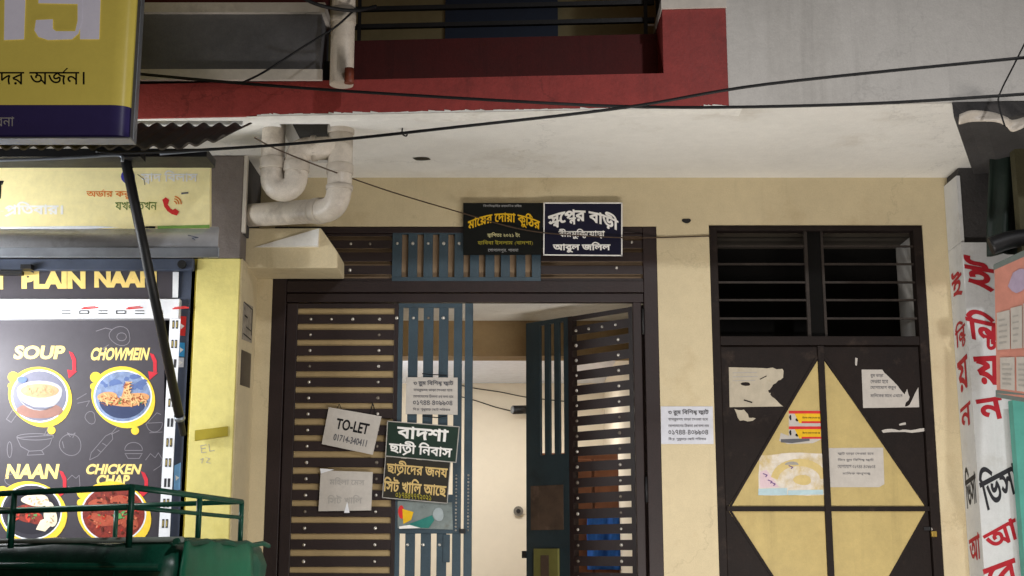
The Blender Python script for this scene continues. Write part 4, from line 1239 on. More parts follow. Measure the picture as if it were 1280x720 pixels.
# ================================================================== FOOD SHOP FRONT
shop = thing('food_shop', 'food stall front with dark frame under a yellow banner', 'shop', (-2.6, 6.8, 0))
yM = 6.62
MB().box(-4.2, xa_ - .06, 6.72, 6.95, 0, 3.5).build('back_wall', M_DARKCEM, shop)
fx0, fx1 = X(221, 450, yM - .02), X(243, 450, yM - .02)
fx0 = X(218, 450, yM - .02); fx1 = X(240, 450, yM - .02)
MB().box(fx0, fx1, yM - .02, yM + .1, 0, Z(331, yM)).build('frame_post', M_SLATE, shop, bevel=.004)
yB = 6.555
MB().box(-4.2, X(242, 330, yB), yB, yB + .03, Z(338, yB), Z(323, yB)).build('shutter_box', M_SLATE, shop, bevel=.006)
MB().disc((X(228, 331, yB), yB + .002, Z(331, yB)), .022, (0, -1, 0), .02, 12).build('bolt_knob', M_BLACKM, shop)
br = MB().box(-4.2, X(28, 338, yB - .03), yB - .035, yB - .003, Z(345, yB), Z(340, yB)); br.box(X(30, 335, yB), X(43, 335, yB), yB - .05, yB - .003, Z(338.5, yB), Z(333, yB))
br.build('clamp_bar', M_BLACKM, shop)
# hood: curved silver sheet
hy = [(6.45, 286), (6.28, 287), (6.12, 292), (6.02, 300), (5.97, 311), (5.965, 322)]
hood = thing('metal_hood', 'curved silver sheet metal hood between the yellow banner and the menu', 'hood', (-2.4, 6.2, Z(322, 5.97)))
hz = [(y, Z(py, 5.97)) for y, py in hy]
hz = [(6.03, Z(283.5, 6.03)), (6.008, Z(288, 6.0)), (5.985, Z(293, 5.98)), (5.968, Z(301, 5.97)), (5.962, Z(310, 5.97))]
hxr = X(270, 300, 6.0)
mb = MB()
prof = smooth_path([(0, a, b_) for a, b_ in hz], 5)
n = len(prof)
V = [(-4.2, p.y, p.z) for p in prof] + [(hxr + .02 * (i / n) ** .5, p.y, p.z) for i, p in enumerate(prof)]
mb.add(V, [(i, i + 1, n + i + 1, n + i) for i in range(n - 1)], True)
o = mb.build('curved_sheet', M_SILVER, hood); o.modifiers.new('solid', 'SOLIDIFY').thickness = .006
MB().box(-4.2, hxr + .025, 5.958, 5.972, Z(322, 5.97), Z(310, 5.97)).build('front_lip', M_ALU, hood, bevel=.002)
sc = MB()
stroke(sc, [(235, 294), (248, 297), (240, 297.5), (244, 300)], 1.0, 5.95); sc.build('crease_mark', M_SLATE, hood)
# banner
yN = 6.02
bn = thing('shop_banner', 'long yellow shop banner with phone symbol above the silver hood', 'banner', (-2.2, yN, Z(286, yN)))
bm = MB().prism([P(-160, 288, yN), P(262, 285.5, yN), P(262, 203, yN), P(165, 203.5, yN), P(150, 207, yN), P(-160, 206, yN)], (0, .04, 0))
bm.build('sheet', M_BANNER, bn)
m = MB(); flat(m, [(0, 283.5), (60, 283), (120, 282.5), (150, 284), (90, 287.5), (0, 288)], yN - .0016)
m.build('white_border', M_WHITEPL, bn)
m = MB(); flat(m, [(197, 282.5), (262, 281), (262, 285), (197, 286)], yN - .0012); m.build('green_border', ink('leaf_green_ink', (128, 168, 84)), bn)
m = MB(); flat(m, [(180, 283), (194, 283), (194, 285.5), (180, 285.5)], yN - .0045); m.build('black_border', M_BLACKINK, bn)
m = MB(); flat(m, [(-10, 226), (5, 226), (3, 231), (1.5, 231), (1, 248), (-10, 252)], yN - .0012); m.build('black_lettering', M_BLACKINK, bn)
m = MB(); lettering(m, 'স্বাদ বিলাস', pq(176, 213, 247, 230, yN), .0012, .018); m.build('white_lettering', M_WHITEINK, bn); m = MB(); lettering(m, 'শনি-প্রতিবার।', pq(-34, 252, 79, 271, yN), .0012, .03)
m.build('white_lettering', M_WHITEINK, bn)
m = MB(); lettering(m, 'অর্ডার করুন', pq(108, 237, 171, 249, yN), .0012, .012); m.build('orange_lettering', M_ORANGEINK, bn)
m = MB(); lettering(m, 'যখন তখন', pq(144, 252, 196, 262.5, yN), .0012, .004); m.build('green_lettering', M_GREENINK, bn)
m = MB(); flat(m, ell(160, 221, 9, 9, 16, wob=.05), yN - .0012); m.build('purple_emblem', M_BLUEINK, bn)
ph_ = MB()
arc = [(206 + 0, 252), (206.5, 257), (210, 263), (216, 267), (221, 267.5)]
stroke(ph_, [(206, 251), (207.5, 257), (211, 262), (216, 265.5), (221, 266.5)], 5, yN - .0012)
flat(ph_, [(203, 250), (207, 246.5), (211.5, 250), (210, 255), (206, 256)], yN - .0015); flat(ph_, [(215, 263), (219, 260.5), (224, 264.5), (221, 269.5), (216, 268)], yN - .0015)
ph_.build('phone_symbol', M_REDINK, bn)
m = MB()
for r_w in (3.5, 6.5, 9.5): stroke(m, ell(217, 255, r_w, r_w, 8, -80, 0), 1.4, yN - .0012)
m.build('signal_arcs', M_ORANGEINK, bn)
m = MB(); stroke(m, [(227, 242), (235, 241)], 2, yN - .0016); stroke(m, [(172, 218), (180, 224), (181, 231)], .8, yN - .0016); m.build('scuff', M_GREYINK, bn)
# tin roof
tr_ = thing('tin_roof', 'corrugated tin roof edge between the lightbox and the yellow banner', 'roof', (-2.2, 5.6, Z(185, 5.35)))
mb = MB(); nx = 420; xL, xR = -3.6, X(301, 165, 5.6)
ya, yb_ = 5.30, 5.84
za, zb_ = Z(184, ya), Z(155.5, yb_)
V = []
for j in range(7):
    t = j / 6
    for i in range(nx + 1):
        x = xL + (xR - xL) * i / nx
        rise = max(0, (x - X(225, 180, ya)) / .32)
        z = za + (zb_ - za) * t + .0095 * math.sin(x * 2 * math.pi / .072) + rise * .075 * (1 - t)
        V.append((x, ya + (yb_ - ya) * t, z))
m_ = nx + 1
mb.add(V, [(j * m_ + i, j * m_ + i + 1, (j + 1) * m_ + i + 1, (j + 1) * m_ + i) for j in range(6) for i in range(nx)], True)
o = mb.build('corrugated_sheet', M_TIN, tr_); o.modifiers.new('solid', 'SOLIDIFY').thickness = .004
MB().box(-3.6, X(304, 150, 5.86), 5.845, 5.86, Z(156, 5.85), Z(151.5, 5.85)).build('light_gap_strip', M_WHITEPL, tr_)  # white strip stands for light showing through the roof gaps
fe_ = MB()
for i in range(nx):
    x0_, z0_ = V[i][0], V[i][2]; x1_, z1_ = V[i + 1][0], V[i + 1][2]
    fe_.add([(x0_, ya - .003, z0_ - .006), (x1_, ya - .003, z1_ - .006), (x1_, ya - .003, z1_ + .003), (x0_, ya - .003, z0_ + .003)], [(0, 1, 2, 3)])
fe_.build('lit_front_edge', paint('lit_tin_edge', (128, 122, 116), .6, .3, 12, metal=.2, stain=(60, 54, 50), stain_amt=.9, stain_scale=6, stain_lo=.42, stain_hi=.6), tr_)  # pale strip stands for light caught on the front corrugations
MB().box(-3.6, X(262, 190, 5.6), 5.55, 5.72, Z(200, 5.6), Z(190, 5.6)).build('dark_beam', M_BLACKM, tr_)
MB().tube(smooth_path([P(-30, 201, 5.4), P(40, 199, 5.4), P(100, 196.5, 5.4), P(148, 194, 5.4), P(153, 202, 5.4)], 6), .007, 8).build('edge_rod', M_ALU, tr_)
MB().tube([P(200, 192.5, 5.45), P(302, 184, 5.6)], .006, 8).build('tie_rod', M_ALU, tr_)
# prop pole
po = thing('awning_prop', 'black slanting prop pole crossing the yellow banner and the menu', 'pole', P(230, 545, 6.5))
pa, pb = P(154, 186, 5.45), P(229, 543, 6.48)
MB().tube([pa, pa.lerp(pb, .93)], .0225, 14).build('tube', M_BLACKM, po)
MB().tube([pa.lerp(pb, .90), pb], .016, 12).build('lower_tube', M_BLACKM, po)
MB().tube([pa.lerp(pb, .925), pa.lerp(pb, .94)], .026, 14).build('ring', M_ALU, po)
cl = MB(); stroke(cl, [(128, 180), (170, 190)], 13, 5.42)
MB().box(X(118, 186, 5.42), X(176, 186, 5.42), 5.42, 5.5, Z(196, 5.42), Z(182, 5.42)).build('head_clamp', M_BLACKM, po)

# header board PLAIN NAAN
hb = single('naan_header_board', slab([(-120, 337), (222, 338), (221, 372.5), (-120, 373)], yM - .03, .03), M_MENU, 'dark header board reading PLAIN NAAN in cream capitals', 'sign')
m = MB(); lettering(m, 'PLAIN', pq(27, 339, 107, 361, yM - .03), .002, .064); kids(hb, 'cream_lettering', m, M_CREAMINK); m = MB(); lettering(m, 'NAAN', pq(118, 338, 196, 359.5, yM - .03), .002, .064); kids(hb, 'cream_lettering', m, M_CREAMINK); m = MB(); lettering(m, 'BUTTER N', pq(-100, 340, 4, 362, yM - .03), .002, .064)
kids(hb, 'cream_lettering', m, M_CREAMINK)
m = MB(); flat(m, [(216, 340), (223.5, 340), (222.5, 372), (215.5, 372)], yM - .033); kids(hb, 'white_edge', m, M_WHITEPL)
ls = thing('white_shelf_strip', 'white plastic strip with slots under the header board', 'shelf strip', (-2.3, yM - .05, Z(398, yM)))
MB().box(-4.0, X(224, 385, yM - .06), yM - .06, yM - .002, Z(398, yM - .06), Z(373.5, yM - .06)).build('strip', M_WHITEPL, ls, bevel=.003)
m = MB(); rnd = random.Random(2)
for k, x in enumerate((82, 105, 128, 151, 174, 197)):
    if k % 2 == 0: stroke(m, [(x - 5, 388.5), (x + 6, 388.5)], 1.2, yM - .0625); stroke(m, [(x - 5, 392), (x + 6, 392)], 1.2, yM - .0625)
    else: stroke(m, [(x - 5.5, 388.5), (x + 5.5, 388.5), (x + 5.5, 392), (x - 5.5, 392)], 1.2, yM - .0625, True)
m.build('slot', M_SLOT, ls)
m = MB()
for x0 in (102, 158, 216): 
    stroke(m, [(x0, 386), (x0 + 20, 384.5)], 1.6, yM - .0625); stroke(m, [(x0 + 2, 384.3), (x0 + 17, 383)], 1.0, yM - .0625)
m.build('red_print', M_REDINK, ls)
sa = thing('slotted_angle', 'white slotted angle post at the right edge of the menu', 'post', (X(212, 560, yM - .04), yM - .04, 0))
ax0, ax1 = X(205, 540, yM - .05), X(218.5, 540, yM - .05)
MB().box(ax0, ax1, yM - .05, yM - .045, .2, Z(398, yM - .05) - .002).build('angle', M_WHITEPL, sa)
M_SLRIM = ink('slot_yellow_rim', (200, 180, 110))
for k in range(17):
    z = Z(405, yM - .05) - k * .0985
    if z < .4: break
    xc = (ax0 + ax1) / 2
    for dx in (-.013, .005):
        m = MB().box(xc + dx, xc + dx + .011, yM - .0515, yM - .0505, z - .024, z + .018); o = m.build('slot', M_SLOT, sa)
        if k % 3 != 2: MB().box(xc + dx + .003, xc + dx + .007, yM - .0522, yM - .0516, z - .017, z + .011).build('slot_rim', M_SLRIM, o)
# stickers on the slate post
yS = yM - .0235
for pts, mt, lb_ in (([(224.5, 395), (233, 395.5), (231.5, 420), (223.5, 419)], M_REDINK, 'red sticker on the slate shop post, above the blue one'),
                     ([(223, 428), (231, 428.5), (230.5, 446), (222, 445)], ink('sky_blue_ink', (60, 150, 206)), 'sky blue sticker on the slate shop post'),
                     ([(222, 447), (230, 447), (229.5, 459), (222, 459)], M_PAPERBLUE, 'pale sticker on the slate post under the sky blue one'),
                     ([(218, 582), (226, 578), (225, 612), (217, 614)], ink('blue_white_ink', (120, 170, 214)), 'torn blue sticker low on the slate shop post')):
    o = paper('post_sticker', pts, yS, mt, lb_, 'sticker', group='stickers on the slate post')
    m = MB(); cx_ = (pts[0][0] + pts[2][0]) / 2; cy_ = (pts[0][1] + pts[2][1]) / 2
    flat(m, [(cx_ - 2.2, cy_ - 3), (cx_ + 2.6, cy_), (cx_ - 1.8, cy_ + 4)], yS - .001); kids(o, 'print', m, M_WHITEINK)

# menu board
mn = thing('menu_board', 'charcoal menu board picturing soup, chowmein, naan and chicken chap', 'menu board', (-2.3, yM, Z(720, yM)))
MB().prism([P(-140, 760, yM), P(203, 760, yM), P(206, 398.5, yM), P(-140, 398.5, yM)], (0, .02, 0)).build('panel', M_MENU, mn)
Yd = yM - .0012; M_DOOD = ink('doodle_grey', (122, 118, 124))
def doods(*items):
    dl = MB()
    for it in items:
        pts, cl = it if isinstance(it, tuple) else (it, False)
        stroke(dl, pts, .9, Yd, cl)
    dl.build('line_drawing', M_DOOD, mn)
doods((ell(150, 420, 14, 11, 20, wob=.1), True), (ell(152, 421, 6, 5, 14), True), [(136, 431), (128, 436), (134, 440)], [(120, 414), (132, 410), (140, 412)])
doods([(21, 547), (67, 544), (62, 556), (52, 563), (37, 564), (26, 558), (21, 547)], (ell(44, 546, 23, 4, 20), True), [(36, 564), (34, 569), (55, 568), (52, 563)], [(55, 544), (61, 533), (63, 534), (59, 544)])
doods((ell(88, 556, 14, 13, 22, wob=.04), True), [(88, 546), (84, 541), (90, 544), (94, 541), (91, 547)], [(78, 552), (80, 560)])
doods([(112, 575), (114, 566), (132, 545), (140, 541), (141, 549), (122, 570), (112, 575)], [(122, 562), (126, 565)], [(128, 554), (133, 557)], [(140, 541), (146, 534)], [(139, 543), (149, 538)])
doods(ell(167, 562, 11, 9, 18, 180, 360), [(156, 563), (178, 563)], [(156, 567), (178, 567)], [(157, 568), (160, 573), (174, 573), (177, 568)])
doods([(182, 531), (196, 516), (201, 518)], ell(193, 529, 10, 11, 14, 0, 180), [(183, 529), (203, 528)], [(187, 541), (203, 540)])
doods([(182, 575), (188, 567), (194, 572), (198, 566), (203, 574), (201, 582), (192, 588)], [(84, 600), (90, 594), (95, 598), (99, 594), (100, 608), (92, 612), (85, 608)])
doods((ell(113, 522, 7, 7, 14, wob=.15), True), (ell(12, 562, 3, 10, 12), True), ([(8, 524), (16, 512), (22, 517), (14, 528)], True))
doods([(96, 499), (108, 492)], [(97, 504), (112, 501), (108, 508)], ell(20, 600, 14, 8, 14, 120, 300), [(188, 640), (194, 634), (201, 640), (200, 650)])
Yt = yM
for s_, x0, y0, x1, y1 in (('SOUP', 18, 432, 81, 449), ('CHOWMEIN', 114, 434.5, 186, 450.5), ('NAAN', 8, 580, 73, 598.5), ('CHICKEN', 108, 580, 176, 593), ('CHAP', 121, 593.5, 162, 606.5)):
    m = MB(); lettering(m, s_, pq(x0, y0, x1, y1, Yt), .001, .042, slant=.05); m.build('dish_name', M_CREAMINK, mn)
for dx, dy in ((0, 0), (101, 2), (-12, 149), (90, 150)):
    m = MB(); flat(m, [(86 + dx, 439 + dy), (91 + dx, 441 + dy), (95 + dx, 449 + dy), (95 + dx, 463 + dy), (90.5 + dx, 463 + dy), (90.5 + dx, 451 + dy)], yM - .0016)
    flat(m, [(84 + dx, 462 + dy), (96.5 + dx, 464 + dy), (86 + dx, 473 + dy)], yM - .0018)
    m.build('red_arrow', ink('menu_red', (200, 50, 62)), mn)
dk = ink('dish_dark', (58, 56, 64)); dn = ink('dish_navy', (56, 66, 98)); dbl = paint('dish_blue_grey', (120, 138, 172), .4, .3, 40, stain=(70, 84, 120), stain_amt=.7, stain_scale=30)
cw = paint('crockery_white', (150, 149, 156), .4, .1, 20); sp_ = paint('soup_orange', (176, 122, 76), .4, .1, 40, stain=(190, 130, 84), stain_amt=.6, stain_scale=60)
ndl = paint('noodle_orange', (210, 150, 96), .5, .2, 90, stain=(170, 92, 60), stain_amt=.8, stain_scale=90); slc = ink('saucer_tan', (140, 104, 94))
rd = paint('curry_red', (150, 56, 44), .45, .3, 60, stain=(92, 30, 26), stain_amt=.9, stain_scale=60, stain_lo=.42, stain_hi=.6); lf_ = ink('herb_green', (92, 160, 92))
ng = paint('table_grey', (98, 98, 116), .5, .15, 20)
def dish(cx, cy, rx, ry, seed, bgm, label):
    y = yM - .0022
    pic = MB(); flat(pic, ell(cx + 1, cy + 1, rx * 1.13, ry * 1.13, 40, wob=.022, seed=seed, rot=.4), y)
    flat(pic, ell(cx - rx * .93, cy - ry * .72, rx * .19, rx * .19, 18), y - .0001); flat(pic, ell(cx - rx * 1.0, cy - ry * .38, rx * .12, rx * .12, 14), y - .0001); flat(pic, ell(cx + rx * .42, cy + ry * 1.30, rx * .14, rx * .14, 16), y - .0001)
    o = pic.build('food_picture', M_YBLOB, mn); o['label'] = label
    m = MB(); flat(m, ell(cx, cy, rx, ry, 36), y - .0005); m.build('white_rim', M_WHITEPL, o)
    m = MB(); flat(m, ell(cx, cy, rx * .95, ry * .95, 36), y - .0010); m.build('picture_ground', bgm, o)
    def add(nm, mt, polys, k):
        m = MB()
        for i_, pl in enumerate(polys): flat(m, [(cx + a * rx, cy + b * ry) for a, b in pl], y - .0010 - .0006 * k - .00008 * i_)
        m.build(nm, mt, o)
    return add
def scatter(n, cx, cy, sx, sy, r, seed, el=.6):
    rn = random.Random(seed); o = []
    for k in range(n):
        a = rn.uniform(0, 6.28); q = rn.random() ** .5; rr = r * rn.uniform(.5, 1.2)
        o.append(ell(cx + sx * q * math.cos(a), cy + sy * q * math.sin(a), rr, rr * el, 7, wob=.22, seed=seed + k, rot=rn.uniform(0, 3)))
    return o
def strands(n, cx, cy, sx, sy, seed, w=.035):
    rn = random.Random(seed); o = []
    for k in range(n):
        x, y = cx + rn.uniform(-sx, sx), cy + rn.uniform(-sy, sy); l = rn.uniform(.1, .26); a = rn.uniform(0, 3.1); b_ = rn.uniform(-1, 1)
        up = []; dn_ = []
        for t in range(5):
            u = t / 4 - .5; px_ = x + math.cos(a) * l * u - math.sin(a) * b_ * l * (u * u); py_ = y + math.sin(a) * l * u + math.cos(a) * b_ * l * (u * u)
            up.append((px_ - math.sin(a) * w / 2, py_ + math.cos(a) * w / 2)); dn_.append((px_ + math.sin(a) * w / 2, py_ - math.cos(a) * w / 2))
        o.append(up + dn_[::-1])
    return o
i_noodle = ink('noodle_pale', (232, 186, 130)); i_nood_d = ink('noodle_dark', (150, 84, 50)); i_chil = ink('chilli_red', (180, 50, 36)); i_toma = ink('tomato_red', (196, 66, 50)); i_char = ink('char_brown', (92, 44, 34)); i_lite = ink('gravy_light', (206, 120, 90)); i_blur = ink('blurred_blue', (92, 112, 160)); i_bread = ink('bread_shadow', (196, 170, 136)); i_cream = ink('cream_swirl', (192, 148, 106))
E_ = lambda a, b, r, s, n=20, a0=0, a1=360, w=0, sd=0: ell(a, b, r, s, n, a0, a1, w, sd)
a = dish(49.5, 495, 35.5, 33, 1, ng, 'round picture of a bowl of soup')
a('saucer', slc, [E_(0, .55, .82, .30)], 1); a('bowl', cw, [[(-.80, -.2)] + [(.80 * math.cos(R(t)), -.2 + .75 * math.sin(R(t))) for t in range(180, -1, -15)], E_(0, -.22, .80, .36)], 2); a('soup', sp_, [E_(0, -.2, .68, .27)], 3)
a('cream_swirl', i_cream, strands(14, 0, -.2, .45, .14, 3, .03) + scatter(10, 0, -.2, .5, .16, .04, 9), 4); a('bowl_shade', ink('crockery_shade', (108, 108, 122)), [[(-.72, .12), (-.5, .36), (-.2, .5), (.2, .52), (.5, .38), (.2, .44), (-.2, .42), (-.52, .26)]], 5); a('table_item', i_blur, [E_(-.62, -.62, .18, .12)], 6)
a = dish(153.5, 495.5, 36.5, 33, 2, dbl, 'round picture of chowmein lifted on a fork')
a('noodle_bowl', dn, [[(-.82, .05)] + [(.82 * math.cos(R(t)), .12 + .72 * math.sin(R(t))) for t in range(180, -1, -15)]], 1)
a('noodles', ndl, [E_(-.5, .04, .38, .20, w=.1), E_(.52, .04, .36, .20, w=.1, sd=3), [(-.12, .3), (.1, -.55), (.26, -.55), (.22, -.1), (.32, .3)], E_(0, .22, .62, .15, w=.1)], 2)
a('noodle_strands', i_noodle, strands(46, 0, .12, .78, .16, 5) + strands(16, .16, -.2, .1, .34, 6), 3); a('noodle_shadows', i_nood_d, strands(30, 0, .16, .74, .14, 8, .025) + strands(8, .16, -.2, .09, .3, 7, .025), 4); a('chilli', i_chil, scatter(9, 0, .16, .7, .14, .05, 4), 5); a('herbs', lf_, scatter(8, .1, .2, .62, .1, .05, 12), 6); a('backdrop_blur', i_blur, scatter(14, 0, -.5, .75, .3, .18, 77), .5)
a = dish(39, 640, 38.5, 35, 3, dk, 'round picture of naan beside red curry')
a('plate', ink('plate_dark', (44, 42, 50)), [E_(0, .0, .88, .80)], 1); a('curry', rd, [E_(-.15, .05, .46, .30, w=.1), E_(.12, .22, .3, .2, w=.1)], 2)
a('naan_bread', paint('naan_white', (232, 218, 190), .6, .12, 60), [E_(.15, -.42, .5, .20, w=.12), E_(.62, .1, .22, .42, w=.12, sd=2), [(.15, .62), (.3, .3), (.75, .1), (.8, .3), (.45, .7)]], 3); a('curry_pieces', i_toma, scatter(16, -.1, .1, .5, .26, .09, 3), 2.4); a('curry_shadows', i_char, scatter(12, -.1, .12, .5, .26, .05, 21), 2.7); a('bread_shadow', i_bread, scatter(10, .2, -.4, .4, .12, .06, 5) + scatter(8, .6, .15, .14, .32, .05, 6), 3.5); a('herbs', lf_, scatter(6, 0, .08, .3, .15, .05, 8), 4)
a = dish(142, 642, 41, 36, 4, rd, 'round picture of red chicken chap')
a('chicken_pieces', paint('chap_red', (176, 84, 62), .4, .3, 50, stain=(110, 38, 30), stain_amt=.8, stain_scale=50), [E_(-.45, -.3, .34, .2, w=.14), E_(.25, -.42, .36, .2, w=.14, sd=2), E_(-.2, .25, .4, .22, w=.14, sd=4), E_(.5, .3, .3, .24, w=.14, sd=6), E_(-.6, .15, .2, .16, w=.1)], 1); a('gravy_shadows', i_char, scatter(34, 0, 0, .8, .75, .07, 31), 2); a('gravy_lights', i_lite, scatter(26, 0, 0, .75, .7, .05, 41), 2.6); a('chilli', i_chil, scatter(14, 0, 0, .8, .7, .06, 51), 3); a('herbs', lf_, [E_(.12, .08, .17, .08, w=.2), E_(.32, -.02, .1, .06, w=.2)] + scatter(5, 0, .1, .5, .4, .04, 17), 3.6)

# tube lamp under the hood, left of the frame
tb_ = thing('tube_lamp', 'white tube lamp under the silver hood', 'lamp', (-3.05, 5.6, 2.66))
MB().tube([(-3.65, 5.62, 2.68), (-2.5, 5.62, 2.68)], .013, 10).build('tube', emit('tube_glow', (.95, .98, 1.0), 8), tb_)
MB().box(-3.7, -2.45, 5.60, 5.64, 2.70, 2.74).build('batten', M_WHITEPL, tb_)

# ================================================================== LIGHTBOX TOP LEFT
yX = 4.9
lx = thing('lightbox_sign', 'yellow and purple lightbox sign with white letters, top left', 'sign', P(60, 174, yX))
xR0 = X(163, 100, yX)
zp0, zp1, zpt = Z(168.5, yX), Z(131, yX), 4.3
def rounded(z0, z1):
    r = .075; pr = [(-3.2, yX)] + [(xR0 - r + r * math.sin(R(t)), yX + .045 * (1 - math.cos(R(t)))) for t in range(0, 91, 6)]
    n = len(pr); V = [(x, y, z0) for x, y in pr] + [(x, y, z1) for x, y in pr]
    mb = MB().add(V, [(i, i + 1, n + i + 1, n + i) for i in range(n - 1)], True)
    mb.add([(-3.2, yX + .06, z0), (-3.2, yX + .06, z1), (xR0, yX + .06, z0), (xR0, yX + .06, z1), (xR0, yX + .045, z0), (xR0, yX + .045, z1)], [(0, 1, 3, 2), (2, 3, 5, 4)])
    return mb
def added_glow(m, c, st):
    b_ = m.node_tree.nodes['Principled BSDF']; b_.inputs['Emission Color'].default_value = (*srgb(*c), 1); b_.inputs['Emission Strength'].default_value = st
added_glow(M_LBYEL, (212, 190, 88), .23); added_glow(M_LBPUR, (70, 60, 116), .07); added_glow(M_LILACINK, (228, 222, 236), .22)  # weak emission added to brighten the sign faces
rounded(zp1, zpt).build('yellow_face', M_LBYEL, lx)
rounded(zp0, zp1 - .0005).build('purple_face', M_LBPUR, lx)
t_ = MB().box(xR0 + .0005, xR0 + .016, yX + .03, yX + .075, zp0 - .01, zpt); t_.box(-3.2, xR0 + .016, yX - .008, yX + .075, zp0 - .017, zp0 - .0105)
t_.build('edge_trim', M_ALU, lx, bevel=.002)
m = MB(); yq = yX - .003
flat(m, [(6, -20), (32.5, -20), (30, 49), (5, 50)], yq)
flat(m, [(100, -40), (127, -40), (124, 49), (100, 49)], yq)
flat(m, [(45, 25), (66, 24), (66, 36), (70, 39), (94, 39), (97, 26), (97, -30), (103, -30), (103, 26), (98, 42), (90, 49), (60, 50), (48, 46), (43, 38)], yq - .0004)
flat(m, [(48, -20), (70, -20), (97, -2), (97, 5), (48, 4)], yq - .0002)
m.build('large_lettering', M_LILACINK, lx)
m = MB(); lettering(m, 'আমাদের অর্জন।', pq(-62, 85, 106, 106, yX), .002, .006); m.build('slogan_lettering', M_BLACKINK, lx)
m = MB(); lettering(m, 'প্রেরনা', pq(-22, 146, 18, 161, yX), .003, .004); m.build('white_lettering', M_WHITEINK, lx)

# ================================================================== OVERHEAD CABLES
cable('overhead_cable', [P(120, 189, 5.3), P(170, 191, 5.3), P(300, 184.5, 5.2), P(420, 175, 5.1), P(560, 160, 5.0), P(780, 134.5, 5.0), P(960, 105, 4.9), P(1290, 71, 4.7)], .0065, 'black cable climbing from the tin roof up to the right edge', group='overhead cables')
cable('overhead_cable', [P(120, 86, 5.5), P(170, 92, 5.5), P(300, 104, 5.4), P(450, 115, 5.3), P(650, 127, 5.2), P(780, 133, 5.2), P(910, 134, 5.1), P(1100, 129, 5.0), P(1290, 117, 4.9)], .0068, 'black cable sagging along the red fascia and white wall', group='overhead cables')
cable('overhead_cable', [P(446, 9, 5.72), P(420, 33, 5.7), P(380, 58, 5.66), P(330, 90, 5.6), P(300, 104.5, 5.41)], .005, 'thin black cable slanting down across the grey parapet', group='overhead cables')
cable('overhead_cable', [P(1284, 48, 5.4), P(1266, 84, 5.45), P(1252, 112, 5.5), P(1248, 128, 5.55), P(1256, 158, 5.55)], .004, 'thin black cable dropping past the awning edge at right', group='overhead cables')
cable('overhead_cable', [P(372, -6, 5.6), P(395, 5, 5.62), P(420, 11, 5.65), P(446, 13, 5.68), P(470, 8, 5.75)], .009, 'thick dark cable looped past the rain pipe top', group='overhead cables')
cable('sign_wire', [P(318, 172, 6.06), P(345, 186, 6.05), P(410, 212, 6.07), P(490, 240, 6.5), P(577, 266, 6.93), P(640, 284, 6.945), P(690, 292, 6.945), P(775, 297, 6.945), P(822, 297, 6.99), P(888, 295, 6.99)], .0035, 'thin brown wire from the drain pipe across both name boards', paint('brown_wire', (70, 52, 36), .6, .2, 20))

# ================================================================== GREEN THREE-WHEELER (only its hood reaches the frame)
tw = thing('three_wheeler', 'green covered three wheeler with a roof rail parked at lower left', 'vehicle', (-1.5, 4.5, 0))
C0 = Vector((X(217, 690, 3.88), 3.88, 0)); D0 = Vector((X(334, 690, 5.0), 5.0, 0)); E0 = Vector((-2.15, 4.72, 0)); G0_ = E0 + (D0 - C0)
poly = [E0, C0, D0, G0_]
ctr = sum(poly, Vector()) / 4
def inset(d): 
    o = []
    n = len(poly)
    for i in range(n):
        a, b_, c = poly[i - 1], poly[i], poly[(i + 1) % n]
        e1 = (b_ - a).normalized(); e2 = (c - b_).normalized()
        n1 = Vector((-e1.y, e1.x, 0)); n2 = Vector((-e2.y, e2.x, 0))
        mm = (n1 + n2).normalized()
        o.append(b_ + mm * d / max(.4, mm.dot(n1)))
    return o
zt_ = P(215, 671.5, 3.9).z
lv = [(.42, .03), (zt_ - .34, .0), (zt_ - .20, .0), (zt_ - .125, .004), (zt_ - .085, .0), (zt_ - .05, .012), (zt_ - .025, .02), (zt_ - .008, .04), (zt_, .07)]
mb = MB(); V = []
def sub_edge(pts, n=10):
    o = []
    for i in range(len(pts)):
        a, b_ = pts[i], pts[(i + 1) % len(pts)]
        for k in range(n): o.append(a.lerp(b_, k / n))
    return o
rnd = random.Random(11)
ring_n = 40
for z, d in lv:
    for k, p in enumerate(sub_edge(inset(d))):
        w_ = .006 * math.sin(k * 1.7 + z * 30) if 0 < k % 10 else 0
        V.append(Vector((p.x, p.y, z + (w_ if z > zt_ - .03 else 0))))
fs = [(j * ring_n + i, j * ring_n + (i + 1) % ring_n, (j + 1) * ring_n + (i + 1) % ring_n, (j + 1) * ring_n + i) for j in range(len(lv) - 1) for i in range(ring_n)]
mb.add(V, fs, True); mb.f.append([(len(lv) - 1) * ring_n + i for i in range(ring_n)]); mb.smooth.append(False)
HOOD = mb.build('hood_cover', M_RGREEN, tw)
# lighter side curtain with piping
e1 = (D0 - C0).normalized(); n_out = Vector((e1.y, -e1.x, 0))
def side(u, z, d=.008):
    p = C0.lerp(D0, u) + n_out * d; return Vector((p.x, p.y, z))
ct = MB()
n = 12; V = []
top = [zt_ - .012, zt_ - .09, zt_ - .3, .75]
for z in top:
    for i in range(n + 1):
        u0 = .06 if z > zt_ - .05 else .03 - .0
        u = u0 + (.80 - u0) * i / n
        V.append(side(u, z + .004 * math.sin(i * 1.9), .010 + .006 * math.sin(i * 1.3 + z * 9)))
ct.add(V, [(j * (n + 1) + i, (j + 1) * (n + 1) + i, (j + 1) * (n + 1) + i + 1, j * (n + 1) + i + 1) for j in range(3) for i in range(n)], True)
for k in range(len(ct.f)): ct.f[k] = ct.f[k]
o = ct.build('side_curtain', M_RGREEN2, tw); o.modifiers.new('solid', 'SOLIDIFY').thickness = .006
pg = MB(); pg.tube([side(u / 14, zt_ - .012 + .005 * math.sin(u * 2.1), .004) for u in range(15)], .009, 8); pg.build('hood_piping', M_RRAIL, tw)
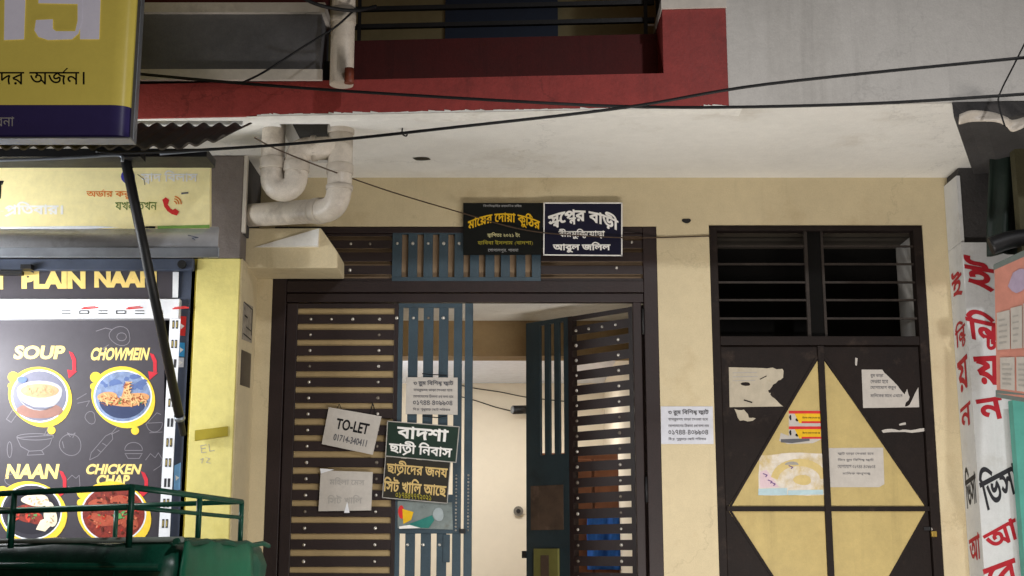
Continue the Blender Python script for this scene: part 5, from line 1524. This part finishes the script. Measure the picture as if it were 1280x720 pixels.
fe = (E0 - C0).normalized(); fn = Vector((fe.y, -fe.x, 0)); 
if fn.y > 0: fn = -fn
MB().tube([C0 + fe * .0 + fn * -.03 + Vector((0, 0, zt_ - .006)), E0 + fn * -.03 + Vector((0, 0, zt_ - .006))], .008, 8).build('front_piping', M_PIPING, tw)
MB().tube([C0 + fe * .05 + fn * .002 + Vector((0, 0, zt_ - .085)), E0 + fn * .002 + Vector((0, 0, zt_ - .085))], .012, 10).build('front_fold', M_RGREEN, tw)
sm_ = MB()
for t in (.18, .40, .62):
    a0 = C0.lerp(E0, t); sm_ = MB().tube([Vector((a0.x, a0.y, zt_ - .10)) + fn * .0005, Vector((a0.x, a0.y, .6)) + fn * .0005], .004, 6); sm_.build('hood_seam', M_RRAIL, tw)
# roof rail
zr = P(163, 609, 3.92).z; zr2 = zr - .052
RC = Vector((X(165, 609, 3.92), 3.92, zr)); RF = P(0, 617, 4.33); RF.z = zr; RD = P(302, 630, 4.98); RD.z = zr
RE = RC + (RF - RC) * 2.2; RG = RE + (RD - RC)
rl = MB(); rl.tube([RE, RC], .0095, 10); rl.tube([RC, RD], .0095, 10); rl.tube([RD, RG], .0095, 10); rl.tube([RG, RE], .0095, 10)
rl.build('roof_rail', M_RRAIL, tw)
rl = MB(); dz = Vector((0, 0, -.058))
rl.tube([RE + dz, RC + dz], .008, 10); rl.tube([RC + dz, RD + dz], .007, 10)
rl.build('lower_rail', M_RRAIL, tw)
for p in (RC, RC.lerp(RD, .56), RD, RC.lerp(RE, .40), RC.lerp(RE, .8), RG, RD.lerp(RG, .5)):
    MB().tube([Vector((p.x, p.y, zt_ - .03)), p], .0095, 10).build('rail_post', M_RRAIL, tw)
# body below the frame, on its three wheels
ctr = sum(poly, Vector()) / 4
bd = MB(); q = inset(.05); bd.prism([Vector((p.x, p.y, .28)) for p in reversed(q)], (0, 0, .2)); bd.build('body_sill', M_RGREEN, tw)
for p in (C0.lerp(D0, .15) + Vector((-.12, .05, 0)), C0.lerp(D0, .85) + Vector((-.12, 0, 0)), E0.lerp(G0_, .5) + Vector((.12, 0, 0))):
    wh = MB().tube([Vector((p.x, p.y, .22)) - n_out * .06, Vector((p.x, p.y, .22)) + n_out * .06], .22, 22); wo = wh.build('wheel', M_TYRE, tw)
    MB().tube([Vector((p.x, p.y, .22)) + n_out * .061, Vector((p.x, p.y, .22)) + n_out * .07], .11, 18).build('rim', M_ALU, wo)
